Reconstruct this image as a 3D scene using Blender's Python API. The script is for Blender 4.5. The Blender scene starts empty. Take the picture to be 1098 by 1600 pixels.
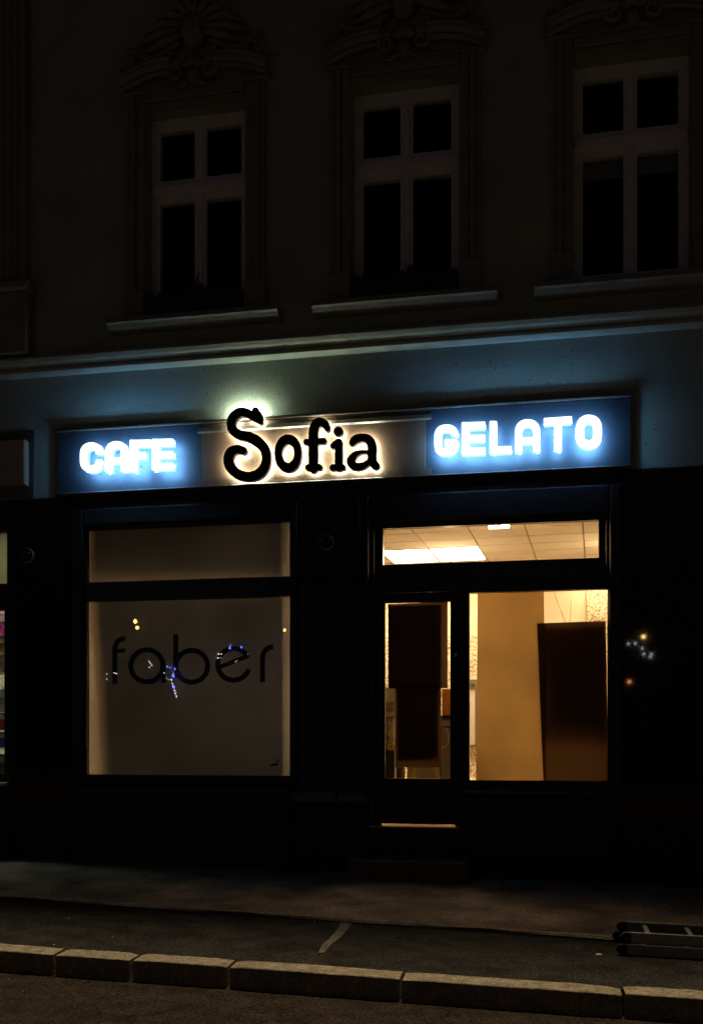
import bpy, math, random
import numpy as np
from mathutils import Vector
from mathutils.geometry import tessellate_polygon
random.seed(7)
S = bpy.context.scene
COL = S.collection
R = math.radians

# ------------------------------------------------------------------ camera
F = 1500.0; PW, PH, HORIZON = 1098.0, 1600.0, 1150.0      # photo calibration (pixels)
YAW = math.atan(F / 8000.0)
CD = F / 146.0 * math.cos(YAW); CX = CD * math.tan(YAW); CH = 1.48
RT = (math.cos(YAW), math.sin(YAW)); FW = (-math.sin(YAW), math.cos(YAW))
cam = bpy.data.cameras.new('camera'); co = bpy.data.objects.new('camera', cam); COL.objects.link(co)
co.location = (CX, -CD, CH); co.rotation_euler = (R(90), 0, YAW)
cam.sensor_fit = 'VERTICAL'; cam.sensor_height = 36.0; cam.sensor_width = 36.0
cam.lens = F / PH * 36.0; cam.shift_y = (HORIZON - PH / 2) / PH; cam.clip_end = 500; cam.clip_start = 0.05
S.camera = co

def ray(u, v):
    a = (u - PW / 2) / F
    return (FW[0] + a * RT[0], FW[1] + a * RT[1], (HORIZON - v) / F)
def W(u, v, y=0.0):                     # photo pixel -> (X, Z) on the vertical plane Y = y
    r = ray(u, v); s = (y + CD) / r[1]
    return (CX + s * r[0], CH + s * r[2])
def ZG(x, y): return 0.03 - 0.016 * x + 0.0224 * y          # pavement plane
def G(u, v, dz=0.0):                    # photo pixel -> (X, Y) on the pavement plane raised by dz
    r = ray(u, v)
    s = (0.03 + dz - 0.016 * CX - 0.0224 * CD - CH) / (r[2] + 0.016 * r[0] - 0.0224 * r[1])
    return (CX + s * r[0], -CD + s * r[1])
def H(u, v, z):                         # photo pixel -> (X, Y) on the level plane Z = z
    r = ray(u, v); s = (z - CH) / r[2]
    return (CX + s * r[0], -CD + s * r[1])

# ------------------------------------------------------------------ world, sun, exposure
SUN_EL = R(76); SUN_AZ = R(8)           # steep light from behind the roof line: the facade itself stays in shade
wd = bpy.data.worlds.new('World'); S.world = wd; wd.use_nodes = True
nt = wd.node_tree; bg = nt.nodes['Background']
sky = nt.nodes.new('ShaderNodeTexSky'); sky.sky_type = 'NISHITA'; sky.sun_disc = False
sky.sun_elevation = SUN_EL; sky.sun_rotation = SUN_AZ
tint = nt.nodes.new('ShaderNodeMix'); tint.data_type = 'RGBA'; tint.blend_type = 'MULTIPLY'
tint.inputs[0].default_value = 1.0; tint.inputs[7].default_value = (0.80, 0.76, 0.78, 1)   # town glow on night sky
nt.links.new(sky.outputs[0], tint.inputs[6]); nt.links.new(tint.outputs[2], bg.inputs[0])
bg.inputs[1].default_value = 0.0018
sl = bpy.data.lights.new('sun', 'SUN'); sl.energy = 2.3; sl.angle = R(6); sl.color = (1.0, 0.76, 0.46)
so = bpy.data.objects.new('sun', sl); COL.objects.link(so); so.location = (0, 6, 16)
sd = Vector((math.sin(SUN_AZ) * math.cos(SUN_EL), math.cos(SUN_AZ) * math.cos(SUN_EL), math.sin(SUN_EL)))
so.rotation_euler = sd.to_track_quat('Z', 'Y').to_euler()
S.view_settings.view_transform = 'Standard'; S.view_settings.look = 'None'
S.view_settings.exposure = 0.0; S.view_settings.gamma = 1.0; S.view_settings.use_curve_mapping = False
S.cycles.use_denoising = True
S.cycles.max_bounces = 10; S.cycles.transparent_max_bounces = 16; S.cycles.diffuse_bounces = 7
S.cycles.sample_clamp_indirect = 4.0

# ------------------------------------------------------------------ materials
MATS = {}
def mat(name, col, rough=0.6, metal=0.0, noise=None, bump=None, emit=None, spec=0.5, coat=0.0, speck=None, grain=None):
    """noise = (scale, amount), bump = (scale, strength, distance), speck = (scale, threshold, colour)"""
    m = bpy.data.materials.new(name); m.use_nodes = True; n = m.node_tree.nodes; l = m.node_tree.links
    p = n['Principled BSDF']; p.inputs['Roughness'].default_value = rough; p.inputs['Metallic'].default_value = metal
    p.inputs['Specular IOR Level'].default_value = spec; p.inputs['Coat Weight'].default_value = coat
    p.inputs['Base Color'].default_value = (*col, 1)
    tc = n.new('ShaderNodeTexCoord'); out = None
    if noise:
        a = n.new('ShaderNodeTexNoise'); a.inputs['Scale'].default_value = noise[0]; a.inputs['Detail'].default_value = 8
        l.new(tc.outputs['Object'], a.inputs['Vector'])
        r = n.new('ShaderNodeValToRGB'); k = noise[1]
        r.color_ramp.elements[0].position = 0.3; r.color_ramp.elements[1].position = 0.7
        r.color_ramp.elements[0].color = (*[c * (1 - k) for c in col], 1)
        r.color_ramp.elements[1].color = (*[min(1, c * (1 + k)) for c in col], 1)
        l.new(a.outputs['Fac'], r.inputs[0]); out = r.outputs[0]
    if speck:
        v = n.new('ShaderNodeTexNoise'); v.inputs['Scale'].default_value = speck[0]; v.inputs['Detail'].default_value = 2
        l.new(tc.outputs['Object'], v.inputs['Vector'])
        r2 = n.new('ShaderNodeValToRGB'); r2.color_ramp.elements[0].position = speck[1]; r2.color_ramp.elements[1].position = speck[1] + 0.04
        r2.color_ramp.elements[0].color = (0, 0, 0, 1); r2.color_ramp.elements[1].color = (1, 1, 1, 1)
        l.new(v.outputs['Fac'], r2.inputs[0])
        mx = n.new('ShaderNodeMix'); mx.data_type = 'RGBA'; l.new(r2.outputs[0], mx.inputs[0])
        if out: l.new(out, mx.inputs[6])
        else: mx.inputs[6].default_value = (*col, 1)
        mx.inputs[7].default_value = (*speck[2], 1); out = mx.outputs[2]
    if grain:                                              # fine aggregate: (scale, amount)
        g = n.new('ShaderNodeTexNoise'); g.inputs['Scale'].default_value = grain[0]; g.inputs['Detail'].default_value = 3
        l.new(tc.outputs['Object'], g.inputs['Vector']); r3 = n.new('ShaderNodeValToRGB')
        r3.color_ramp.elements[0].position = 0.32; r3.color_ramp.elements[1].position = 0.70
        a_, b_ = 1 - grain[1], 1 + grain[1] * 1.6
        r3.color_ramp.elements[0].color = (a_, a_, a_, 1); r3.color_ramp.elements[1].color = (b_, b_, b_, 1)
        l.new(g.outputs['Fac'], r3.inputs[0])
        mg = n.new('ShaderNodeMix'); mg.data_type = 'RGBA'; mg.blend_type = 'MULTIPLY'; mg.inputs[0].default_value = 1.0
        if out: l.new(out, mg.inputs[6])
        else: mg.inputs[6].default_value = (*col, 1)
        l.new(r3.outputs[0], mg.inputs[7]); out = mg.outputs[2]
    if out: l.new(out, p.inputs['Base Color'])
    if bump:
        b = n.new('ShaderNodeTexNoise'); b.inputs['Scale'].default_value = bump[0]; b.inputs['Detail'].default_value = 6
        l.new(tc.outputs['Object'], b.inputs['Vector'])
        bb = n.new('ShaderNodeBump'); bb.inputs['Strength'].default_value = bump[1]; bb.inputs['Distance'].default_value = bump[2]
        l.new(b.outputs['Fac'], bb.inputs['Height']); l.new(bb.outputs[0], p.inputs['Normal'])
    if emit:
        p.inputs['Emission Color'].default_value = (*emit[0], 1); p.inputs['Emission Strength'].default_value = emit[1]
    MATS[name] = m; return m
def glass_mat(name, refl=1.0):
    m = bpy.data.materials.new(name); m.use_nodes = True; n = m.node_tree.nodes; l = m.node_tree.links
    n.remove(n['Principled BSDF']); o = n['Material Output']
    t = n.new('ShaderNodeBsdfTransparent'); t.inputs[0].default_value = (0.93, 0.95, 0.94, 1)
    g = n.new('ShaderNodeBsdfGlossy'); g.inputs['Roughness'].default_value = 0.0
    fr = n.new('ShaderNodeFresnel'); fr.inputs[0].default_value = 1.5; mx = n.new('ShaderNodeMixShader')
    ge = n.new('ShaderNodeNewGeometry'); sb = n.new('ShaderNodeMath'); sb.operation = 'SUBTRACT'; sb.use_clamp = True
    l.new(fr.outputs[0], sb.inputs[0]); l.new(ge.outputs['Backfacing'], sb.inputs[1])      # no total reflection inside the thin pane
    l.new(sb.outputs[0], mx.inputs[0]); l.new(t.outputs[0], mx.inputs[1]); l.new(g.outputs[0], mx.inputs[2])
    l.new(mx.outputs[0], o.inputs[0]); MATS[name] = m; return m
def paper_mat(name, col, trans, fac, nscale=3.0, namt=0.2):
    """thin sheet: diffuse front, light from behind comes through"""
    m = bpy.data.materials.new(name); m.use_nodes = True; n = m.node_tree.nodes; l = m.node_tree.links
    n.remove(n['Principled BSDF']); o = n['Material Output']
    d = n.new('ShaderNodeBsdfDiffuse'); d.inputs[0].default_value = (*col, 1)
    t = n.new('ShaderNodeBsdfTranslucent'); mx = n.new('ShaderNodeMixShader'); mx.inputs[0].default_value = fac
    tc = n.new('ShaderNodeTexCoord'); a = n.new('ShaderNodeTexNoise'); a.inputs['Scale'].default_value = nscale; a.inputs['Detail'].default_value = 6
    l.new(tc.outputs['Object'], a.inputs[0]); r = n.new('ShaderNodeValToRGB')
    r.color_ramp.elements[0].position = 0.3; r.color_ramp.elements[1].position = 0.7
    r.color_ramp.elements[0].color = (*[c * (1 - namt) for c in trans], 1); r.color_ramp.elements[1].color = (*[c * (1 + namt) for c in trans], 1)
    l.new(a.outputs['Fac'], r.inputs[0]); l.new(r.outputs[0], t.inputs[0])
    l.new(d.outputs[0], mx.inputs[1]); l.new(t.outputs[0], mx.inputs[2]); l.new(mx.outputs[0], o.inputs[0]); MATS[name] = m; return m
def emit_mat(name, col, k):
    m = bpy.data.materials.new(name); m.use_nodes = True; n = m.node_tree.nodes; l = m.node_tree.links
    n.remove(n['Principled BSDF']); e = n.new('ShaderNodeEmission'); e.inputs[0].default_value = (*col, 1); e.inputs[1].default_value = k
    l.new(e.outputs[0], n['Material Output'].inputs[0]); MATS[name] = m; return m

mat('plaster', (0.33, 0.38, 0.31), 0.9, noise=(1.3, 0.18), bump=(40, 0.35, 0.01), speck=(22, 0.66, (0.17, 0.18, 0.15)), grain=(55, 0.12))
mat('stucco', (0.25, 0.25, 0.22), 0.85, noise=(5, 0.14), bump=(50, 0.25, 0.006))
mat('cornice', (0.42, 0.46, 0.38), 0.75, noise=(4, 0.12), bump=(60, 0.2, 0.004))
mat('window_paint', (0.80, 0.79, 0.80), 0.5, noise=(9, 0.08))
mat('dark_room', (0.02, 0.02, 0.025), 0.9)
mat('blind', (0.25, 0.26, 0.30), 0.9)
mat('planter', (0.02, 0.022, 0.025), 0.7)
mat('leaf', (0.035, 0.055, 0.025), 0.6, noise=(12, 0.4))
mat('black_paint', (0.016, 0.013, 0.014), 0.38, noise=(6, 0.3), bump=(30, 0.08, 0.003))
mat('black_stone', (0.012, 0.011, 0.012), 0.03, noise=(25, 0.4), bump=None)
mat('plinth', (0.022, 0.020, 0.019), 0.6, noise=(8, 0.3), bump=(40, 0.3, 0.005))
mat('plinth_lit_tone', (0.20, 0.15, 0.09), 0.7, noise=(8, 0.3), bump=(40, 0.3, 0.005))  # warmer, lighter tone carries the orange light on the ledge stones
mat('navy', (0.017, 0.022, 0.030), 0.55, noise=(5, 0.1), bump=(60, 0.1, 0.003))
mat('copper', (0.10, 0.055, 0.035), 0.45, noise=(4, 0.15))
mat('trim_dark', (0.10, 0.075, 0.06), 0.3)
mat('trim_pale', (0.42, 0.38, 0.32), 0.4)
mat('sign_black', (0.02, 0.02, 0.022), 0.5)
mat('vinyl', (0.005, 0.005, 0.005), 0.5)
emit_mat('face_glow', (0.75, 0.92, 1.0), 2.4)
emit_mat('rim_glow', (0.28, 0.52, 0.88), 2.0)
emit_mat('blue_back', (0.18, 0.48, 0.95), 66.0)
emit_mat('back_glow', (0.88, 1.0, 0.76), 78.0)
glass_mat('glass')
mat('steel', (0.55, 0.55, 0.55), 0.3, metal=1.0)
mat('alu', (0.30, 0.30, 0.30), 0.5, metal=1.0, noise=(20, 0.15))
mat('rubber', (0.012, 0.012, 0.013), 0.7)
mat('red_granite', (0.17, 0.075, 0.05), 0.35, noise=(40, 0.5))
mat('concrete', (0.17, 0.135, 0.10), 0.8, noise=(1.9, 0.75), bump=(60, 0.5, 0.01), grain=(38, 0.42))
mat('asphalt', (0.022, 0.021, 0.020), 1.0, spec=0.1, noise=(5, 0.45), bump=(90, 0.8, 0.012), grain=(48, 0.6))
mat('edge', (0.24, 0.20, 0.15), 0.9, noise=(6, 0.4), grain=(40, 0.4))  # paler tone with the light on the slab edge put in
mat('patch', (0.10, 0.09, 0.075), 0.9, noise=(8, 0.4), bump=(70, 0.6, 0.01), grain=(45, 0.45))
mat('road', (0.030, 0.0235, 0.018), 1.0, spec=0.05, noise=(6, 0.35), bump=(70, 0.9, 0.02), speck=(95, 0.67, (0.06, 0.05, 0.04)), grain=(55, 0.62))
mat('kerb', (0.245, 0.215, 0.16), 1.0, spec=0.1, noise=(12, 0.28), bump=(55, 0.6, 0.012), speck=(70, 0.62, (0.15, 0.135, 0.105)), grain=(45, 0.28))
mat('litter', (0.65, 0.63, 0.58), 0.8)
mat('room_wall', (0.80, 0.70, 0.52), 0.85, noise=(2, 0.04))
mat('room_floor', (0.62, 0.54, 0.42), 0.5, noise=(4, 0.15))
mat('ceiling_tile', (0.84, 0.78, 0.68), 0.9, noise=(60, 0.06))
mat('ceiling_grid', (0.35, 0.29, 0.22), 0.7)
mat('terrazzo', (0.78, 0.68, 0.50), 0.6, speck=(42, 0.52, (0.32, 0.22, 0.12)))
emit_mat('led_warm', (1.0, 0.69, 0.39), 36.0)
emit_mat('led_cool', (0.92, 1.0, 0.84), 34.0)
emit_mat('spot_warm', (1.0, 0.56, 0.24), 340.0)
emit_mat('globe_fill', (1.0, 0.68, 0.38), 30.0)
paper_mat('kraft', (0.30, 0.19, 0.09), (0.36, 0.225, 0.085), 0.55, 2.0, 0.2)
paper_mat('kraft_dark', (0.10, 0.06, 0.035), (0.085, 0.046, 0.020), 0.40, 4.0, 0.25)
paper_mat('film', (0.15, 0.13, 0.11), (0.56, 0.53, 0.54), 0.45, 1.1, 0.25)
paper_mat('lining', (0.10, 0.12, 0.15), (0.125, 0.15, 0.205), 0.45, 0.9, 0.4)
paper_mat('frosted', (0.55, 0.50, 0.38), (0.62, 0.56, 0.42), 0.6, 2.0, 0.03)
paper_mat('card_dim', (0.02, 0.015, 0.012), (0.10, 0.058, 0.03), 0.4, 2.5, 0.6)
mat('card_black', (0.012, 0.010, 0.009), 0.9)
mat('backing', (0.26, 0.42, 0.72), 0.9)

# ------------------------------------------------------------------ mesh helpers
def origin(o):
    v = Vector((0, 0, 0))
    while o: v += o.location; o = o.parent
    return v
class MB:
    def __init__(s): s.v = []; s.f = []; s.sm = []
    def face(s, pts, smooth=False):
        i = len(s.v); s.v += [tuple(p) for p in pts]; s.f.append(tuple(range(i, i + len(pts)))); s.sm.append(smooth)
    def box(s, x0, x1, y0, y1, z0, z1):
        i = len(s.v)
        s.v += [(x, y, z) for z in (z0, z1) for y in (y0, y1) for x in (x0, x1)]
        for f in ((0, 2, 3, 1), (4, 5, 7, 6), (0, 1, 5, 4), (2, 6, 7, 3), (0, 4, 6, 2), (1, 3, 7, 5)):
            s.f.append(tuple(i + k for k in f)); s.sm.append(False)
        return s
    def bbox(s, x0, x1, y0, y1, z0, z1, b=0.006):
        """box whose front (-Y) edges are chamfered"""
        i = len(s.v)
        s.v += [(x0, y1, z0), (x1, y1, z0), (x1, y1, z1), (x0, y1, z1),
                (x0, y0 + b, z0), (x1, y0 + b, z0), (x1, y0 + b, z1), (x0, y0 + b, z1),
                (x0 + b, y0, z0 + b), (x1 - b, y0, z0 + b), (x1 - b, y0, z1 - b), (x0 + b, y0, z1 - b)]
        fs = [(0, 3, 2, 1), (8, 9, 10, 11)]
        for k in range(4):
            j = (k + 1) % 4; fs += [(k, j, 4 + j, 4 + k), (4 + k, 4 + j, 8 + j, 8 + k)]
        for f in fs: s.f.append(tuple(i + k for k in f)); s.sm.append(False)
        return s
    def prism_x(s, prof, x0, x1):       # closed (y, z) profile swept along X
        n = len(prof); i = len(s.v)
        s.v += [(x0, y, z) for y, z in prof] + [(x1, y, z) for y, z in prof]
        for k in range(n):
            j = (k + 1) % n; s.f.append((i + k, i + n + k, i + n + j, i + j)); s.sm.append(False)
        s.f.append(tuple(i + k for k in range(n))); s.f.append(tuple(i + n + k for k in range(n - 1, -1, -1))); s.sm += [False, False]
        return s
    def tube(s, pts, rad, n=10, cap=True):
        pts = [Vector(p) for p in pts]; rr = rad if isinstance(rad, (list, tuple)) else [rad] * len(pts)
        i0 = len(s.v); up = None
        for k, p in enumerate(pts):
            t = (pts[min(k + 1, len(pts) - 1)] - pts[max(k - 1, 0)]).normalized()
            if up is None: up = Vector((0, 0, 1)) if abs(t.z) < 0.9 else Vector((0, 1, 0))
            a = t.cross(up).normalized(); b = a.cross(t).normalized(); up = b
            for q in range(n):
                w = 2 * math.pi * q / n; s.v.append(tuple(p + (a * math.cos(w) + b * math.sin(w)) * rr[k]))
        for k in range(len(pts) - 1):
            for q in range(n):
                j = (q + 1) % n; s.f.append((i0 + k * n + q, i0 + k * n + j, i0 + (k + 1) * n + j, i0 + (k + 1) * n + q)); s.sm.append(True)
        if cap:
            s.f.append(tuple(i0 + q for q in range(n - 1, -1, -1))); e = i0 + (len(pts) - 1) * n
            s.f.append(tuple(e + q for q in range(n))); s.sm += [False, False]
        return s
    def lathe(s, c, prof, n=20, axis='z'):   # prof = (radius, height)
        i0 = len(s.v)
        for r, h in prof:
            for q in range(n):
                w = 2 * math.pi * q / n; a, b = r * math.cos(w), r * math.sin(w)
                s.v.append((c[0] + a, c[1] + b, c[2] + h) if axis == 'z' else (c[0] + a, c[1] - h, c[2] + b))
        for k in range(len(prof) - 1):
            for q in range(n):
                j = (q + 1) % n; s.f.append((i0 + k * n + q, i0 + k * n + j, i0 + (k + 1) * n + j, i0 + (k + 1) * n + q)); s.sm.append(True)
        return s
    def sphere(s, c, r, n=12, m=8, sc=(1, 1, 1)):
        i0 = len(s.v)
        for a in range(m + 1):
            t = math.pi * a / m
            for q in range(n):
                w = 2 * math.pi * q / n
                s.v.append((c[0] + sc[0] * r * math.sin(t) * math.cos(w), c[1] + sc[1] * r * math.sin(t) * math.sin(w), c[2] + sc[2] * r * math.cos(t)))
        for a in range(m):
            for q in range(n):
                j = (q + 1) % n; s.f.append((i0 + a * n + q, i0 + (a + 1) * n + q, i0 + (a + 1) * n + j, i0 + a * n + j)); s.sm.append(True)
        return s
    def holes(s, x0, x1, z0, z1, y0, y1, hs):
        """slab y0 (front)..y1 with rectangular holes; only outer faces are made"""
        xs = sorted({x0, x1, *[h[0] for h in hs], *[h[1] for h in hs]}); zs = sorted({z0, z1, *[h[2] for h in hs], *[h[3] for h in hs]})
        xs = [x for x in xs if x0 <= x <= x1]; zs = [z for z in zs if z0 <= z <= z1]
        nx, nz = len(xs) - 1, len(zs) - 1
        def solid(i, k):
            if i < 0 or k < 0 or i >= nx or k >= nz: return False
            cx, cz = (xs[i] + xs[i + 1]) / 2, (zs[k] + zs[k + 1]) / 2
            return not any(h[0] < cx < h[1] and h[2] < cz < h[3] for h in hs)
        for i in range(nx):
            for k in range(nz):
                if not solid(i, k): continue
                a, b, c, d = xs[i], xs[i + 1], zs[k], zs[k + 1]
                s.face([(a, y0, c), (b, y0, c), (b, y0, d), (a, y0, d)]); s.face([(a, y1, c), (a, y1, d), (b, y1, d), (b, y1, c)])
                if not solid(i - 1, k): s.face([(a, y0, c), (a, y0, d), (a, y1, d), (a, y1, c)])
                if not solid(i + 1, k): s.face([(b, y0, c), (b, y1, c), (b, y1, d), (b, y0, d)])
                if not solid(i, k - 1): s.face([(a, y0, c), (a, y1, c), (b, y1, c), (b, y0, c)])
                if not solid(i, k + 1): s.face([(a, y0, d), (b, y0, d), (b, y1, d), (a, y1, d)])
        return s
    def build(s, name, m, parent=None):
        off = origin(parent) if parent else Vector((0, 0, 0))
        me = bpy.data.meshes.new(name)
        me.from_pydata([(x - off.x, y - off.y, z - off.z) for x, y, z in s.v], [], s.f)
        me.polygons.foreach_set('use_smooth', s.sm); me.materials.append(MATS[m]); me.update()
        o = bpy.data.objects.new(name, me); COL.objects.link(o); o.parent = parent
        return o
def empty(name, loc, label=None, cat=None, group=None, kind=None):
    o = bpy.data.objects.new(name, None); COL.objects.link(o); o.location = loc; o.empty_display_size = 0.2
    return tag(o, label, cat, group, kind)
def tag(o, label=None, cat=None, group=None, kind=None):
    for k, v in (('label', label), ('category', cat), ('group', group), ('kind', kind)):
        if v: o[k] = v
    return o
def box(name, m, parent, *a): return MB().box(*a).build(name, m, parent)
def structure(name, mb, m, parent=None): return tag(mb.build(name, m, parent), kind='structure')
def quad_sheet(px, y, thick=0.0025, n=(14, 24), wave=0.0, seed=0):
    """sheet of paper whose corners (TL, TR, BR, BL) are photo pixels on the plane y, gently buckled"""
    rnd = random.Random(seed); ph = [rnd.uniform(0, 6.28) for _ in range(4)]
    c = [W(u, v, y) for u, v in px]; mb = MB(); nx, nz = n
    def P(i, k, dy):
        a, b = i / nx, k / nz
        x = (1 - b) * ((1 - a) * c[0][0] + a * c[1][0]) + b * ((1 - a) * c[3][0] + a * c[2][0])
        z = (1 - b) * ((1 - a) * c[0][1] + a * c[1][1]) + b * ((1 - a) * c[3][1] + a * c[2][1])
        w = wave * (math.sin(5 * a + ph[0] + 1.5 * b) + 0.5 * math.sin(11 * a + ph[1]) * math.sin(3 * b + ph[2]) + 1.5)
        return (x, y + w + dy, z)
    for dy in (0, thick):
        for k in range(nz + 1):
            for i in range(nx + 1): mb.v.append(P(i, k, dy))
    st = nx + 1; off = st * (nz + 1)
    for k in range(nz):
        for i in range(nx):
            a = k * st + i; mb.f.append((a, a + st, a + st + 1, a + 1)); mb.sm.append(True)
    return mb

# ------------------------------------------------------------------ stroked lettering: outline of a stroke set as a solid plate
def glyph(strokes, step=0.7):
    """strokes: list of dict(p=[(u,v,r)...], butt=(bool,bool)); photo pixels -> list of closed outline loops in pixels"""
    allp = np.array([q for st in strokes for q in st['p']]); mr = allp[:, 2].max() + 3
    u0, v0 = allp[:, 0].min() - mr, allp[:, 1].min() - mr
    nu = int((allp[:, 0].max() + mr - u0) / step) + 2; nv = int((allp[:, 1].max() + mr - v0) / step) + 2
    U, V = np.meshgrid(u0 + np.arange(nu) * step, v0 + np.arange(nv) * step); D = np.full(U.shape, 1e9)
    for st in strokes:
        p = st['p']; b = st.get('butt', (False, False)); n = len(p) - 1
        if n == 0: D = np.minimum(D, np.hypot(U - p[0][0], V - p[0][1]) - p[0][2]); continue
        for k in range(n):
            (ax, ay, ar), (bx, by, br) = p[k], p[k + 1]; dx, dy = bx - ax, by - ay; L = math.hypot(dx, dy)
            t = ((U - ax) * dx + (V - ay) * dy) / (L * L + 1e-9); tt = np.clip(t, 0, 1)
            d = np.hypot(U - ax - tt * dx, V - ay - tt * dy) - (ar + (br - ar) * tt); kk = 1.2
            near0 = sum(math.hypot(p[q + 1][0] - p[q][0], p[q + 1][1] - p[q][1]) for q in range(k)) < 1.6 * ar
            near1 = sum(math.hypot(p[q + 1][0] - p[q][0], p[q + 1][1] - p[q][1]) for q in range(k + 1, n)) < 1.6 * ar
            if near0 and b[0]:
                f0 = math.hypot(p[1][0] - p[0][0], p[1][1] - p[0][1]); e = -((U - p[0][0]) * (p[1][0] - p[0][0]) + (V - p[0][1]) * (p[1][1] - p[0][1])) / f0; d = np.where((d > -kk) & (e > -kk), np.hypot(np.maximum(d + kk, 0), np.maximum(e + kk, 0)) - kk, np.maximum(d, e))
            if near1 and b[1]:
                f1 = math.hypot(p[n][0] - p[n - 1][0], p[n][1] - p[n - 1][1]); e = ((U - p[n][0]) * (p[n][0] - p[n - 1][0]) + (V - p[n][1]) * (p[n][1] - p[n - 1][1])) / f1; d = np.where((d > -kk) & (e > -kk), np.hypot(np.maximum(d + kk, 0), np.maximum(e + kk, 0)) - kk, np.maximum(d, e))
            D = np.minimum(D, d)
    D[np.abs(D) < 1e-6] = 1e-6
    seg = {}; ins = D < 0
    def ip(i, j, i2, j2):
        a, c = D[j, i], D[j2, i2]; t = a / (a - c); return (u0 + step * (i + t * (i2 - i)), v0 + step * (j + t * (j2 - j)))
    pts = {}
    for j in range(nv - 1):
        row = ins[j:j + 2]
        for i in np.nonzero((row[0, :-1] != row[0, 1:]) | (row[0, :-1] != row[1, :-1]) | (row[1, :-1] != row[1, 1:]))[0]:
            c = [ins[j, i], ins[j, i + 1], ins[j + 1, i + 1], ins[j + 1, i]]
            ed = [((i, j), (i + 1, j)), ((i + 1, j), (i + 1, j + 1)), ((i, j + 1), (i + 1, j + 1)), ((i, j), (i, j + 1))]
            cr = [k for k in range(4) if c[k] != c[(k + 1) % 4]]
            pair = [cr] if len(cr) == 2 else ([[0, 1], [2, 3]] if c[1] == True and c[3] == True else [[3, 0], [1, 2]])
            for a, b2 in pair:
                for k in (a, b2): pts[ed[k]] = ip(*ed[k][0], *ed[k][1])
                seg.setdefault(ed[a], []).append(ed[b2]); seg.setdefault(ed[b2], []).append(ed[a])
    loops = []; seen = set()
    for s0 in seg:
        if s0 in seen: continue
        lp = [s0]; seen.add(s0); cur = s0
        while True:
            nx = [q for q in seg[cur] if q not in seen]
            if not nx: break
            cur = nx[0]; seen.add(cur); lp.append(cur)
        P = [pts[q] for q in lp]
        if len(P) < 8: continue
        out = [P[0]]                                    # thin out nearly straight runs
        for k in range(1, len(P) - 1):
            a, b2, c2 = out[-1], P[k], P[k + 1]
            cr_ = abs((b2[0] - a[0]) * (c2[1] - a[1]) - (b2[1] - a[1]) * (c2[0] - a[0])) / (math.hypot(c2[0] - a[0], c2[1] - a[1]) + 1e-9)
            if cr_ > 0.06 or math.hypot(b2[0] - a[0], b2[1] - a[1]) > 4: out.append(b2)
        loops.append(out)
    return loops
def plate(mb, loops, y0, y1, front=True, back=True, sides=True, ref=None):
    """solid from outline loops between planes y0 (front) and y1; positions taken on plane ref"""
    ref = y0 if ref is None else ref
    L = [[(*W(u, v, ref),) for u, v in lp] for lp in loops]
    def inside(p, lp):
        c = False
        for k in range(len(lp)):
            (xa, za), (xb, zb) = lp[k - 1], lp[k]
            if (za > p[1]) != (zb > p[1]) and p[0] < xa + (p[1] - za) * (xb - xa) / (zb - za): c = not c
        return c
    outer = [lp for lp in L if not any(o is not lp and inside(lp[0], o) for o in L)]
    for ol in outer:
        grp = [ol] + [lp for lp in L if lp is not ol and lp not in outer and inside(lp[0], ol)]
        flat = [p for lp in grp for p in lp]; tris = tessellate_polygon([[Vector((x, z, 0)) for x, z in lp] for lp in grp])
        for y, on in ((y0, front), (y1, back)):
            if not on: continue
            i = len(mb.v); mb.v += [(x, y, z) for x, z in flat]
            for t in tris: mb.f.append(tuple(i + k for k in t)); mb.sm.append(False)
    if sides:
        for lp in L:
            i = len(mb.v); n = len(lp); mb.v += [(x, y0, z) for x, z in lp] + [(x, y1, z) for x, z in lp]
            for k in range(n):
                j = (k + 1) % n; mb.f.append((i + k, i + j, i + n + j, i + n + k)); mb.sm.append(True)
    return mb
def rounded(pts, rad, r, n=7):
    """polyline with rounded corners; rad = radius or list per inner corner"""
    out = [(*pts[0], r)]
    for k in range(1, len(pts) - 1):
        p, a, b = Vector(pts[k]), Vector(pts[k - 1]), Vector(pts[k + 1]); q = rad[k - 1] if isinstance(rad, list) else rad
        if q <= 0: out.append((*p, r)); continue
        da, db = (a - p), (b - p); q1, q2 = min(q, da.length * 0.98), min(q, db.length * 0.98); A = p + da.normalized() * q1; B = p + db.normalized() * q2
        for i in range(n + 1):
            t = i / n; c = 0.62                          # cubic close to a circular arc
            P = (1 - t) ** 3 * A + 3 * (1 - t) ** 2 * t * (A + (p - A) * c) + 3 * (1 - t) * t * t * (B + (p - B) * c) + t ** 3 * B
            out.append((P.x, P.y, r))
    out.append((*pts[-1], r)); return out
def smooth(pts, n=5):
    """Catmull-Rom through (u, v, r)"""
    P = [np.array(p, float) for p in pts]; P = [2 * P[0] - P[1]] + P + [2 * P[-1] - P[-2]]; out = []
    for k in range(1, len(P) - 2):
        for i in range(n):
            t = i / n; a, b, c, d = P[k - 1:k + 3]
            q = 0.5 * (2 * b + (c - a) * t + (2 * a - 5 * b + 4 * c - d) * t * t + (3 * b - a - 3 * c + d) * t ** 3); out.append(tuple(q))
    out.append(tuple(P[-2])); return out
def conv(st, sc, ox, oy):
    return [dict(p=[(ox + p[0] * sc, oy + p[1] * sc, p[2] * sc) for p in s['p']], butt=s.get('butt', (False, False))) for s in st]

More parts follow.
